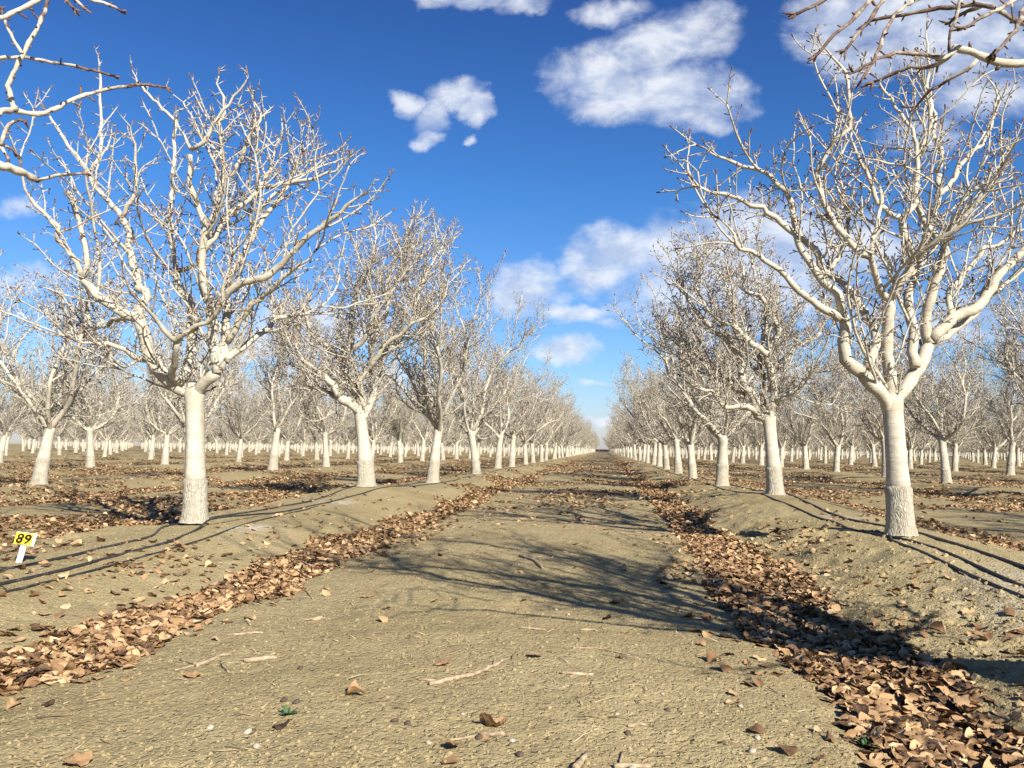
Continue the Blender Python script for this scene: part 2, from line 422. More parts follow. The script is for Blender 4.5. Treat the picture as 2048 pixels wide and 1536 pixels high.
def build_ground():
    X = graded(-5, 4, [(-2500, -300, 500, 60), (-300, -40, 30, 2), (-40, -12, 1.2, .25), (-12, -4.6, .14, .03), (-4.6, 3.6, .0145, .0145), (3.6, 12, .03, .14), (12, 40, .25, 1.2), (40, 300, 2, 30), (300, 2500, 60, 500)])
    Y = [-2500, -800, -200, -60, -20, -8, -4, -2, -1, -.4, .2, .8, 1.2, 1.5]
    y = 1.7
    while y < 14: Y.append(y); y += max(.0105, .0046 * y)
    while y < 420: Y.append(y); y += max(.06, .028 * (y - 12))
    Y += [440, 500, 700, 1200, 2500]
    Y = np.array(Y)
    gx, gy = np.meshgrid(X, Y)
    z = ground_z(gx, gy)
    flat = sstep(300, 380, np.abs(gy)) ; z = z * (1 - flat)
    nx, ny = len(X), len(Y)
    V = np.stack([gx, gy, z], -1).reshape(-1, 3)
    i = np.arange(ny - 1)[:, None] * nx + np.arange(nx - 1)[None, :]
    Q = np.stack([i, i + 1, i + nx + 1, i + nx], -1).reshape(-1, 4)
    salt = np.zeros_like(gx)
    for sx, sy, r in [(2.38, 4.3, .42), (2.45, 4.9, .33), (-3.2, 7.2, .16), (-3.45, 10.4, .2), (2.7, 9.6, .2), (-4.0, 16, .3)]:
        salt = np.maximum(salt, np.exp(-(((gx - sx) / r) ** 2 + ((gy - sy) / (r * 1.7)) ** 2)))
    lit = leaf_density(gx, gy) * np.where((gx > ROWL) & (gx < ROWR), .35 + .65 * sstep(12, 45, gy), .8 + .2 * sstep(12, 45, gy))
    u = lane_u(gx)
    straw = np.exp(-((u - 3.2) / .9) ** 2) * sstep(6, 10, gy) * ((gx > ROWL) & (gx < ROWR))
    me = make_mesh('ground', V, [Q], [M_SOIL], None, {'salt': salt, 'litter': lit, 'straw': straw})
    o = link(bpy.data.objects.new('ground', me)); tag(o, kind='structure')
    print('ground', nx, ny, nx * ny)
build_ground()
_gcache = {}
def gz(x, y): return float(ground_z(np.array([x]), np.array([y]))[0])

# far dry grass fields that close the orchard off
def sheet(name, x0, x1, y0, y1, z, mat, n=12):
    xs = np.linspace(x0, x1, n); ys = np.linspace(y0, y1, n)
    gx, gy = np.meshgrid(xs, ys)
    V = np.stack([gx, gy, np.full_like(gx, z)], -1).reshape(-1, 3)
    i = np.arange(n - 1)[:, None] * n + np.arange(n - 1)[None, :]
    Q = np.stack([i, i + 1, i + n + 1, i + n], -1).reshape(-1, 4)
    o = link(bpy.data.objects.new(name, make_mesh(name, V, [Q], [mat]))); tag(o, kind='structure'); return o
sheet('dry_field', -900, 900, 352, 1600, .12, M_DRYGRASS)
sheet('dry_verge', 116, 700, -20, 351, .26, M_DRYGRASS)

# ------------------------------------------------------------------ pistachio trees
def frame_of(d):
    d = d / np.linalg.norm(d)
    r = np.array([0, 0, 1.]) if abs(d[2]) < .85 else np.array([1., 0, 0])
    a = np.cross(d, r); a /= np.linalg.norm(a); return a, np.cross(d, a)
def rmax(z):
    return np.interp(z, [.9, 1.25, 1.7, 2.4, 3.3, 4.0, 4.5, 4.85], [.8, 1.5, 2.0, 2.3, 2.42, 2.2, 1.6, .8])
LTAB = ([.0040, .0050, .0065, .009, .0125, .018, .03, .045, .06], [.06, .18, .36, .62, .90, 1.20, 1.55, 1.95, 2.1])

class Tree:
    def __init__(self, seed, dens=1.0, top=1.0, rad=1.0, leanx=0.0, simple=False):
        self.rng = RS(seed); self.rnd = random.Random(seed)
        self.crown = Acc(); self.limbs = []; self.dens = dens; self.top = top; self.rad = rad; self.lean = leanx
        self.ntube = 0; self.region = None; self.thin = 1.0; self.fork = None
    def sides(self, r):
        return 10 if r > .035 else 7 if r > .016 else 5 if r > .0075 else 4
    def tube(self, P, R, acc, tipped, r0):
        n = len(P); a = np.zeros(n)
        R = np.asarray(R, float)
        a = np.interp(R, [.0035, .0052, .008, .011], [.13, .10, .05, .0])
        if tipped:
            a[-1] = 1.0; a[-2] = max(a[-2], .50)
            if n > 4: a[-3] = max(a[-3], .26)
        if r0 < .022: R = R * (1 + self.rng.uniform(-.13, .16, n))
        if tipped: R[-1] = R[-2] * 1.5
        acc.tube(P, R, self.sides(r0), a, 0, .05 if r0 > .01 else 0, self.rng, True)
        self.ntube += 1
    def ok(self, p):
        if self.region is not None and not self.region(p): return False
        return True
    def grow(self, p, d, r, depth, acc, L=None):
        """a procedural branch and all it bears"""
        stack = [(np.array(p, float), np.array(d, float), r, depth, acc, L)]
        rng = self.rng
        while stack:
            p, d, r, depth, acc, L = stack.pop()
            d = d / np.linalg.norm(d)
            if L is None: L = float(np.interp(r, *LTAB)) * rng.uniform(.7, 1.3)
            # a branch that would leave the crown ends inside it, thin
            short = False
            if depth > 0:
                w = d + np.array([0, 0, .18])
                w /= np.linalg.norm(w); t = .1
                while t < L:
                    q = p + w * t
                    if q[2] > 4.6 * self.top or math.hypot(q[0] - self.lean * (q[2] - 1), q[1]) > rmax(q[2] / self.top) * self.rad: break
                    t += .1
                if t < L:
                    short = True; L = max(t, .09); r = min(r, float(np.interp(L * 1.15, LTAB[1], LTAB[0])))
            step = .085 if r > .03 else .06 if r > .010 else .045 if r > .006 else .03
            n = max(3, int(L / step)); step = L / n
            P = [p.copy()]; D = [d.copy()]
            wob = .055
            kink = rng.normal(0, .03, 3)
            cut = False
            for i in range(n):
                if i % 4 == 0: kink = rng.normal(0, .045 if r > .009 else .035, 3); d = d + rng.normal(0, .10, 3)
                d = d + rng.normal(0, wob, 3) + kink
                rho = math.hypot(p[0] - self.lean * (p[2] - 1), p[1]); lim = rmax(p[2] / self.top) * self.rad
                if r > .009: d[2] += .070 if d[2] < .86 else -.010
                else: d[2] += .02
                if rho > lim and depth > 0 and r > .010:
                    d[0] -= .05 * p[0] / max(rho, .1); d[1] -= .05 * p[1] / max(rho, .1); d[2] += .05
                    if rho > lim + (.22 if r > .012 else .08): cut = True
                elif rho > lim + .08 and depth > 0: cut = True
                if p[2] < .95 and d[2] < 0: d[2] += .22
                if p[2] > 4.75 * self.top: cut = True
                d = d / np.linalg.norm(d); p = p + d * step
                P.append(p.copy()); D.append(d.copy())
                if cut and len(P) > 3: break
                if not self.ok(p): cut = True
            m = len(P); Lr = step * (m - 1)
            r1 = max(.0036, r * (.52 if r > .03 else .58 if r > .012 else .72))
            if short: r1 = min(r1, .0052)
            R = np.linspace(r, r1, m); R[0] *= 1.22
            term = (r1 < .0058) or cut or depth > 7
            self.tube(np.array(P), R, acc if r > .020 else self.crown, term, r)
            self.shoots(P, D, R, Lr, depth, acc, stack, start=.10 if r > .02 else .05)
            if not term:
                k = 3 if rng.rand() < .28 else 2
                a, b = frame_of(d); az = rng.uniform(0, 6.28)
                for j in range(k):
                    t = az + j * 6.283 / k + rng.normal(0, .3); an = rng.uniform(.32, .75)
                    nd = d * math.cos(an) + (a * math.cos(t) + b * math.sin(t)) * math.sin(an)
                    stack.append((P[-1], nd, r1 * rng.uniform(.68, .95), depth + 1, acc, None))
    def shoots(self, P, D, R, Lr, depth, acc, stack, start=.1):
        rng = self.rng; m = len(P)
        s = start + rng.uniform(0, .06); az = rng.uniform(0, 6.28)
        while s < Lr - .02:
            f = s / Lr * (m - 1); i = int(f); t = f - i; i2 = min(i + 1, m - 1)
            pp = P[i] * (1 - t) + P[i2] * t; dd = D[i2]; rr = R[i]
            az += 2.4 + rng.normal(0, .35)
            a, b = frame_of(dd)
            side = a * math.cos(az) + b * math.sin(az)
            if side[2] < -.45 and rng.rand() < .65: side = -side
            if rr > .03: cr = rng.choice([.0055, .0075, .0095, .0125, .016], p=[.26, .26, .22, .16, .10]); gap = .15
            elif rr > .016: cr = rng.choice([.0048, .006, .0075, .0095, .0115], p=[.28, .26, .22, .15, .09]); gap = .095
            elif rr > .0085: cr = rng.choice([.0042, .005, .006, .007], p=[.36, .30, .20, .14]); gap = .08
            else: cr = rng.choice([.0038, .0044, .0050], p=[.55, .30, .15]); gap = .068
            cr *= self.thin
            an = rng.uniform(.6, 1.0) if cr > .0058 else rng.uniform(.75, 1.35)
            nd = dd * math.cos(an) + side * math.sin(an)
            cr = min(cr, rr * .78)
            if self.ok(pp): stack.append((pp, nd, cr, depth + 1, acc, None))
            s += gap / self.dens * rng.uniform(.55, 1.5)
    def traced(self, P, r0, r1, acc, depth=1):
        P = np.array(P, float); inner = False
        if self.fork is not None and np.linalg.norm(P[0] - self.fork) < .19 and r0 > .03:
            f = self.fork; P = np.vstack([[f[0] * .9, f[1], f[2] - .27], P]); inner = True
        # resample with a smooth curve and a little irregularity
        seg = np.linalg.norm(np.diff(P, axis=0), axis=1); t = np.concatenate([[0], np.cumsum(seg)])
        n = max(4, int(t[-1] / .07)); tt = np.linspace(0, t[-1], n)
        tan = np.gradient(P, t, axis=0)
        idx = np.clip(np.searchsorted(t, tt) - 1, 0, len(P) - 2)
        h = (t[idx + 1] - t[idx]); u = ((tt - t[idx]) / h)[:, None]
        h00 = 2 * u ** 3 - 3 * u ** 2 + 1; h10 = u ** 3 - 2 * u ** 2 + u; h01 = -2 * u ** 3 + 3 * u ** 2; h11 = u ** 3 - u ** 2
        Q = h00 * P[idx] + h10 * h[:, None] * tan[idx] * .85 + h01 * P[idx + 1] + h11 * h[:, None] * tan[idx + 1] * .85
        dep = np.zeros(3); Q[1:-1] += self.rng.normal(0, .008, (n - 2, 3)) + 0
        Q[1:-1, 1] += np.cumsum(self.rng.normal(0, .010, n - 2)) * .7 * np.sin(np.linspace(0, math.pi, n - 2))
        R = np.linspace(r0, r1, n)
        D = np.gradient(Q, axis=0); D /= np.linalg.norm(D, axis=1, keepdims=True)
        RT = R.copy()
        if r0 < .025: RT[0] *= 1.15
        elif r1 > .03: RT[-1] *= .8
        if r1 < .0165: k = min(5, n - 1); RT[-k:] = RT[-k:] * np.linspace(.95, .48, k)
        if inner: k = min(7, n); RT[:k] = RT[:k] * np.linspace(.45, 1.0, k) ** .8
        self.tube(Q, RT, acc, r1 < .0165, r0)
        stack = []
        self.shoots([q for q in Q], [q for q in D], R, t[-1], depth, acc, stack, start=.12)
        # end fork
        if .0095 < r1 < .0165:
            a, b = frame_of(D[-1])
            for j in range(2):
                an = .5; az = self.rng.uniform(0, 6.28) if j == 0 else az + 3.14
                stack.append((Q[-1], D[-1] * math.cos(an) + (a * math.cos(az) + b * math.sin(az)) * math.sin(an), r1 * .75, depth + 1, acc, None))
        for s in stack: self.grow(*s)

def trunk_parts(fork, rng, r_top=.092, r_base=.125, graft=.40):
    """rootstock below the graft and the scion trunk above, from the ground to the fork"""
    fork = np.array(fork, float)
    sides = 28
    ang = np.arange(sides) * 2 * math.pi / sides
    lob = [rng.uniform(0, 6.28) for _ in range(3)]
    def lathe(hs, rs, rough, bend, top_close=False):
        acc = Acc(); rings = []
        for h, r in zip(hs, rs):
            u = h / fork[2]
            c = np.array([fork[0] * (u ** 1.3), fork[1] * (u ** 1.3), h])
            rr = r * (1 + .035 * np.cos(ang * 2 + lob[0] + h * 2) + .025 * np.cos(ang * 3 + lob[1] - h * 3) + .02 * np.cos(ang * 5 + lob[2]) * (1 if h < .25 else .4) + rng.uniform(-rough, rough, sides))
            rings.append(np.stack([c[0] + rr * np.cos(ang), c[1] + rr * np.sin(ang), np.full(sides, h) + rng.uniform(-.3, .3, sides) * bend], 1))
        n = len(rings); V = np.concatenate(rings)
        i = np.arange(n - 1)[:, None] * sides; j = np.arange(sides)[None, :]; k = (j + 1) % sides
        Q = np.stack([i + j, i + k, i + sides + k, i + sides + j], -1).reshape(-1, 4)
        V = np.vstack([V, rings[-1].mean(0) + [0, 0, .01 if not top_close else .03]])
        b = (n - 1) * sides
        T = np.array([[b + q, b + (q + 1) % sides, n * sides] for q in range(sides)])
        acc.add(V, Q, T, 0.0)
        return acc
    hs = np.linspace(-.10, graft, 26)
    rs = np.interp(hs, [-.1, 0, .06, .16, .30, graft - .035, graft - .008, graft], [r_base * 1.5, r_base * 1.22, r_base * 1.07, r_base * .98, r_base * .95, r_base * 1.0, r_base * .985, r_base * .87])
    root = lathe(hs, rs, .012, .012)
    hs = np.linspace(graft - .02, fork[2] + .07, 22)
    rs = np.interp(hs, [graft - .02, graft, graft + .03, graft + .12, graft + .35, fork[2] - .12, fork[2], fork[2] + .07],
                   [r_base * .80, r_base * .91, r_base * .865, r_base * .81, r_top * .97, r_top * .97, r_top * 1.10, r_top * .80])
    trunk = lathe(hs, rs, .006, .006, True)
    return root, trunk

def finish_tree(tr, root, trunk, name='pistachio_tree', smooth=True):
    e = empty(name)
    root.build('rootstock', [M_ROOT], e); trunk.build('trunk', [M_BARK], e)
    for acc in tr.limbs:
        if acc.n: acc.build('limb', [M_BARK], e)
    tr.crown.build('crown', [M_BARK], e)
    return e

TRACED = {}
TRACED['L1'] = dict(base=(-3.8, 7.35, 0.169), fork=(-0.054, 0.0, 1.23), limbs=[
  (0.0763,0.0607,[(-0.082,0.0,1.192),(-0.242,-0.062,1.288),(-0.42,-0.125,1.513),(-0.476,-0.188,1.75),(-0.51,-0.25,1.894)]),
  (0.052,0.0376,[(-0.51,-0.25,1.894),(-0.601,-0.3,1.917),(-0.751,-0.35,2.016),(-0.818,-0.4,2.083),(-0.893,-0.45,2.164),(-0.909,-0.5,2.214)]),
  (0.0314,0.0184,[(-0.909,-0.5,2.214),(-0.844,-0.525,2.327),(-0.868,-0.55,2.486),(-0.884,-0.575,2.644),(-0.919,-0.6,2.742),(-0.958,-0.625,2.9),(-0.985,-0.65,2.975)]),
  (0.0293,0.0126,[(-0.91,-0.5,2.221),(-0.92,-0.55,2.308),(-1.021,-0.6,2.476),(-1.084,-0.65,2.538),(-1.047,-0.7,2.642),(-1.141,-0.75,2.748),(-1.236,-0.8,2.867),(-1.278,-0.85,3.042),(-1.28,-0.9,3.185)]),
  (0.0477,0.0364,[(-0.501,-0.25,1.879),(-0.486,-0.206,2.009),(-0.486,-0.162,2.14),(-0.596,-0.119,2.196),(-0.664,-0.075,2.363),(-0.748,-0.031,2.517),(-0.8,0.013,2.689),(-0.835,0.056,2.831),(-0.945,0.1,2.959)]),
  (0.0296,0.014,[(-0.945,0.1,2.959),(-1.061,0.125,3.084),(-1.243,0.15,3.262),(-1.375,0.175,3.457),(-1.507,0.2,3.621),(-1.65,0.225,3.758),(-1.82,0.25,3.989),(-1.921,0.275,4.112),(-2.009,0.3,4.223)]),
  (0.0273,0.0097,[(-0.935,0.1,2.943),(-0.864,0.071,3.047),(-0.768,0.043,3.183),(-0.769,0.014,3.369),(-0.777,-0.014,3.523),(-0.753,-0.043,3.595),(-0.776,-0.071,3.699),(-0.743,-0.1,3.845)]),
  (0.0232,0.0096,[(-1.391,0.25,3.486),(-1.351,0.292,3.619),(-1.358,0.333,3.814),(-1.417,0.375,4.038),(-1.47,0.417,4.278),(-1.512,0.458,4.67),(-1.546,0.5,4.866)]),
  (0.0494,0.0251,[(-0.14,0.0,1.263),(-0.187,-0.167,1.341),(-0.078,-0.333,1.475),(0.022,-0.5,1.617)]),
  (0.0272,0.0114,[(0.021,-0.5,1.631),(0.001,-0.62,1.687),(-0.055,-0.74,1.784),(-0.055,-0.86,1.849),(-0.067,-0.98,1.911),(-0.068,-1.1,1.956)]),
  (0.0293,0.0118,[(0.021,-0.5,1.631),(0.14,-0.544,1.712),(0.281,-0.589,1.748),(0.195,-0.633,1.728),(0.364,-0.678,1.777),(0.487,-0.722,1.84),(0.563,-0.767,1.93),(0.594,-0.811,2.048),(0.654,-0.856,2.163),(0.697,-0.9,2.305)]),
  (0.0628,0.0429,[(-0.077,0.0,1.202),(-0.246,0.064,1.298),(-0.222,0.129,1.445),(-0.225,0.193,1.691),(-0.279,0.257,1.942),(-0.33,0.321,2.133),(-0.467,0.386,2.295),(-0.546,0.45,2.493)]),
  (0.0286,0.014,[(-0.546,0.45,2.493),(-0.443,0.42,2.502),(-0.274,0.39,2.56),(-0.287,0.36,2.637),(-0.14,0.33,2.76),(0.073,0.3,2.914)]),
  (0.031,0.0107,[(-0.546,0.45,2.493),(-0.576,0.464,2.598),(-0.644,0.477,2.942),(-0.649,0.491,3.272),(-0.645,0.505,3.586),(-0.65,0.518,3.713),(-0.669,0.532,3.832),(-0.676,0.545,4.083),(-0.831,0.559,4.255),(-1.013,0.573,4.429),(-1.143,0.586,4.552),(-1.239,0.6,4.764)]),
  (0.0718,0.062,[(-0.037,0.0,1.193),(-0.035,-0.033,1.214),(0.106,-0.067,1.32),(0.215,-0.1,1.393)]),
  (0.0575,0.0347,[(0.215,-0.1,1.393),(0.203,-0.119,1.528),(0.18,-0.137,1.725),(0.171,-0.156,1.951),(0.126,-0.175,2.117),(0.071,-0.194,2.313),(0.072,-0.212,2.493),(0.098,-0.231,2.673),(0.128,-0.25,2.745)]),
  (0.0303,0.0212,[(0.128,-0.25,2.745),(0.072,-0.287,2.843),(0.036,-0.325,3.016),(0.009,-0.362,3.158),(0.019,-0.4,3.375)]),
  (0.0212,0.0092,[(0.023,-0.4,3.425),(0.111,-0.413,3.459),(0.194,-0.425,3.523),(0.246,-0.438,3.621),(0.298,-0.45,3.72),(0.4,-0.463,3.831),(0.5,-0.475,3.962),(0.581,-0.488,4.03),(0.564,-0.5,4.151)]),
  (0.017,0.0086,[(0.023,-0.4,3.425),(-0.03,-0.375,3.513),(-0.08,-0.35,3.589),(-0.173,-0.325,3.731),(-0.202,-0.3,3.894)]),
  (0.0282,0.0218,[(0.128,-0.25,2.745),(0.19,-0.24,2.854),(0.217,-0.23,3.042),(0.246,-0.22,3.169),(0.243,-0.21,3.328),(0.223,-0.2,3.489)]),
  (0.0196,0.0089,[(0.213,-0.2,3.551),(0.192,-0.183,3.667),(0.165,-0.167,3.777),(0.205,-0.15,3.863),(0.183,-0.133,4.018),(0.114,-0.117,4.213),(0.105,-0.1,4.34)]),
  (0.024,0.0094,[(0.236,-0.2,3.176),(0.353,-0.219,3.26),(0.435,-0.237,3.407),(0.449,-0.256,3.451),(0.531,-0.275,3.599),(0.574,-0.294,3.64),(0.644,-0.312,3.723),(0.597,-0.331,3.866),(0.534,-0.35,4.017)]),
  (0.0487,0.0146,[(0.246,-0.1,1.424),(0.247,-0.03,1.739),(0.21,0.04,2.015),(0.188,0.11,2.314),(0.26,0.18,2.585),(0.291,0.25,2.699),(0.353,0.32,2.881),(0.452,0.39,3.081),(0.584,0.46,3.335),(0.652,0.53,3.578),(0.705,0.6,3.773)]),
  (0.0398,0.0149,[(0.29,-0.1,1.5),(0.368,0.029,1.638),(0.436,0.157,1.748),(0.508,0.286,1.846),(0.55,0.414,1.979),(0.631,0.543,2.049),(0.752,0.671,2.069),(0.876,0.8,2.175)]),
  (0.0379,0.0125,[(0.274,-0.05,1.69),(0.489,-0.125,1.954),(0.674,-0.2,2.092),(0.827,-0.275,2.166),(0.977,-0.35,2.254),(1.153,-0.425,2.353),(1.296,-0.5,2.464)]),
  (0.0437,0.0162,[(0.201,-0.2,1.944),(0.322,-0.25,2.086),(0.498,-0.3,2.18),(0.734,-0.35,2.227),(0.903,-0.4,2.333),(1.011,-0.45,2.423),(1.175,-0.5,2.539),(1.338,-0.55,2.639),(1.47,-0.6,2.71),(1.628,-0.65,2.82),(1.785,-0.7,2.887)]),
  (0.0371,0.014,[(0.08,-0.2,2.527),(0.172,-0.129,2.73),(0.243,-0.057,2.906),(0.352,0.014,3.02),(0.477,0.086,3.184),(0.524,0.157,3.319),(0.537,0.229,3.508),(0.517,0.3,3.7)]),
  (0.0254,0.01,[(0.492,0.2,3.261),(0.733,0.175,3.288),(1.004,0.15,3.321),(1.238,0.125,3.387),(1.387,0.1,3.535)]),
  (0.024,0.0109,[(0.266,0.5,3.101),(0.401,0.575,3.274),(0.522,0.65,3.433),(0.573,0.725,3.666),(0.663,0.8,3.831)]),
  (0.0314,0.0122,[(-0.484,0.0,1.526),(-0.532,-0.14,1.511),(-0.613,-0.28,1.601),(-0.716,-0.42,1.629),(-0.843,-0.56,1.618),(-0.872,-0.7,1.65)]),
  (0.0286,0.0144,[(-0.661,-0.15,1.927),(-0.91,0.012,1.907),(-1.183,0.175,1.885),(-1.502,0.337,1.912),(-1.853,0.5,2.006)])])
TRACED['R1'] = dict(base=(2.49, 7.3, 0.207), fork=(-0.052, 0.0, 1.139), limbs=[
  (0.0713,0.0607,[(-0.058,0.0,1.032),(-0.133,-0.067,1.11),(-0.244,-0.133,1.256),(-0.353,-0.2,1.36)]),
  (0.0607,0.0467,[(-0.353,-0.2,1.36),(-0.467,-0.237,1.452),(-0.501,-0.275,1.584),(-0.508,-0.312,1.769),(-0.543,-0.35,1.858)]),
  (0.0403,0.0123,[(-0.543,-0.35,1.858),(-0.571,-0.368,1.964),(-0.639,-0.386,2.042),(-0.715,-0.404,2.09),(-0.77,-0.421,2.196),(-0.863,-0.439,2.302),(-0.955,-0.457,2.517),(-1.061,-0.475,2.596),(-1.194,-0.493,2.662),(-1.328,-0.511,2.728),(-1.409,-0.529,2.772),(-1.529,-0.546,2.79),(-1.636,-0.564,2.814),(-1.717,-0.582,2.851),(-1.81,-0.6,2.957)]),
  (0.0358,0.0113,[(-0.675,-0.4,2.09),(-0.701,-0.382,2.204),(-0.715,-0.364,2.276),(-0.787,-0.345,2.419),(-0.873,-0.327,2.523),(-0.944,-0.309,2.823),(-1.045,-0.291,2.972),(-1.122,-0.273,3.065),(-1.226,-0.255,3.103),(-1.332,-0.236,3.148),(-1.48,-0.218,3.224),(-1.699,-0.2,3.353)]),
  (0.0361,0.0119,[(-0.564,-0.35,1.787),(-0.667,-0.4,1.847),(-0.782,-0.45,1.893),(-0.908,-0.5,1.965),(-1.007,-0.55,2.09),(-1.194,-0.6,2.228),(-1.317,-0.65,2.298),(-1.427,-0.7,2.313),(-1.509,-0.75,2.473),(-1.63,-0.8,2.541)]),
  (0.0433,0.0323,[(-0.307,-0.2,1.387),(-0.238,-0.136,1.546),(-0.195,-0.071,1.693),(-0.232,-0.007,1.815),(-0.278,0.057,1.926),(-0.325,0.121,2.082),(-0.388,0.186,2.198),(-0.523,0.25,2.317)]),
  (0.0277,0.0118,[(-0.503,0.25,2.282),(-0.394,0.28,2.437),(-0.311,0.31,2.623),(-0.284,0.34,2.843),(-0.314,0.37,3.066),(-0.344,0.4,3.338)]),
  (0.0624,0.048,[(-0.053,0.0,1.074),(-0.079,-0.025,1.154),(-0.09,-0.05,1.319),(-0.1,-0.075,1.525),(-0.111,-0.1,1.717),(-0.095,-0.125,1.893),(-0.095,-0.15,1.986)]),
  (0.0437,0.0297,[(-0.095,-0.15,1.986),(-0.056,-0.179,2.064),(0.015,-0.207,2.182),(0.066,-0.236,2.272),(0.038,-0.264,2.348),(0.005,-0.293,2.451),(-0.029,-0.321,2.54),(-0.049,-0.35,2.629)]),
  (0.0255,0.01,[(-0.049,-0.35,2.629),(-0.156,-0.362,2.655),(-0.26,-0.375,2.763),(-0.3,-0.387,2.898),(-0.366,-0.4,3.033),(-0.369,-0.412,3.004),(-0.433,-0.425,3.195),(-0.462,-0.438,3.289),(-0.444,-0.45,3.429)]),
  (0.0255,0.0104,[(-0.049,-0.35,2.629),(0.063,-0.333,2.769),(0.085,-0.317,2.912),(0.116,-0.3,3.128),(0.107,-0.283,3.282),(0.071,-0.267,3.437),(0.024,-0.25,3.515),(-0.059,-0.233,3.675),(-0.153,-0.217,3.827),(-0.23,-0.2,3.939)]),
  (0.028,0.0103,[(0.061,-0.25,2.282),(0.126,-0.342,2.355),(0.219,-0.433,2.425),(0.309,-0.525,2.492),(0.492,-0.617,2.542),(0.69,-0.708,2.588),(0.765,-0.8,2.622)]),
  (0.0371,0.0249,[(-0.101,-0.15,1.973),(-0.168,-0.238,2.012),(-0.259,-0.325,2.092),(-0.323,-0.413,2.209),(-0.354,-0.5,2.283)]),
  (0.0311,0.0103,[(-0.354,-0.5,2.283),(-0.442,-0.518,2.294),(-0.533,-0.535,2.398),(-0.625,-0.553,2.488),(-0.703,-0.571,2.632),(-0.703,-0.588,2.57),(-0.755,-0.606,2.766),(-0.795,-0.624,2.909),(-0.786,-0.641,2.97),(-0.739,-0.659,3.043),(-0.678,-0.676,3.155),(-0.679,-0.694,3.158),(-0.568,-0.712,3.251),(-0.562,-0.729,3.365),(-0.581,-0.747,3.545),(-0.592,-0.765,3.678),(-0.691,-0.782,3.795),(-0.815,-0.8,3.98)]),
  (0.0228,0.0103,[(-0.348,-0.5,2.283),(-0.32,-0.46,2.441),(-0.265,-0.42,2.613),(-0.209,-0.38,2.815),(-0.232,-0.34,2.953),(-0.308,-0.3,3.094)]),
  (0.0713,0.0591,[(-0.037,0.0,1.075),(0.036,0.037,1.201),(0.146,0.075,1.331),(0.244,0.112,1.476),(0.329,0.15,1.637)]),
  (0.05,0.0357,[(0.329,0.15,1.637),(0.298,0.125,1.833),(0.306,0.1,1.972),(0.34,0.075,2.096),(0.388,0.05,2.233),(0.423,0.025,2.412),(0.422,0.0,2.491)]),
  (0.0312,0.0118,[(0.415,0.0,2.477),(0.343,0.014,2.568),(0.271,0.027,2.702),(0.213,0.041,2.866),(0.215,0.055,3.001),(0.216,0.068,3.122),(0.27,0.082,3.375),(0.336,0.095,3.502),(0.376,0.109,3.735),(0.375,0.123,3.867),(0.298,0.136,4.076),(0.259,0.15,4.254)]),
  (0.0357,0.0128,[(0.422,0.0,2.477),(0.475,-0.06,2.617),(0.585,-0.12,2.738),(0.693,-0.18,2.872),(0.746,-0.24,2.962),(0.774,-0.3,3.065)]),
  (0.0546,0.0325,[(0.344,0.15,1.679),(0.434,0.167,1.767),(0.578,0.183,1.87),(0.736,0.2,1.958),(0.841,0.217,2.061),(0.906,0.233,2.179),(1.026,0.25,2.327),(1.187,0.267,2.488),(1.349,0.283,2.607),(1.472,0.3,2.8)]),
  (0.0366,0.0195,[(0.39,0.2,1.672),(0.5,0.271,1.71),(0.655,0.343,1.822),(0.827,0.414,1.95),(0.988,0.486,2.125),(1.136,0.557,2.228),(1.356,0.629,2.392),(1.566,0.7,2.497)]),
  (0.0321,0.0143,[(0.531,0.2,1.873),(0.556,0.243,2.141),(0.644,0.286,2.222),(0.761,0.329,2.347),(0.867,0.371,2.489),(1.027,0.414,2.572),(1.245,0.457,2.699),(1.435,0.5,2.783)]),
  (0.049,0.0289,[(0.148,0.0,1.422),(0.165,0.067,1.683),(0.166,0.133,1.864),(0.167,0.2,2.049),(0.244,0.267,2.237),(0.307,0.333,2.399),(0.436,0.4,2.653),(0.509,0.467,2.867),(0.584,0.533,3.101),(0.629,0.6,3.293)]),
  (0.0265,0.0107,[(0.601,0.6,3.328),(0.673,0.617,3.497),(0.602,0.633,3.672),(0.616,0.65,3.923),(0.565,0.667,4.135),(0.591,0.683,4.481),(0.596,0.7,4.832)]),
  (0.0289,0.012,[(0.594,0.6,3.075),(0.764,0.65,3.259),(0.877,0.7,3.447),(1.102,0.75,3.646),(1.216,0.8,3.943),(1.267,0.85,4.19),(1.18,0.9,4.4)])])
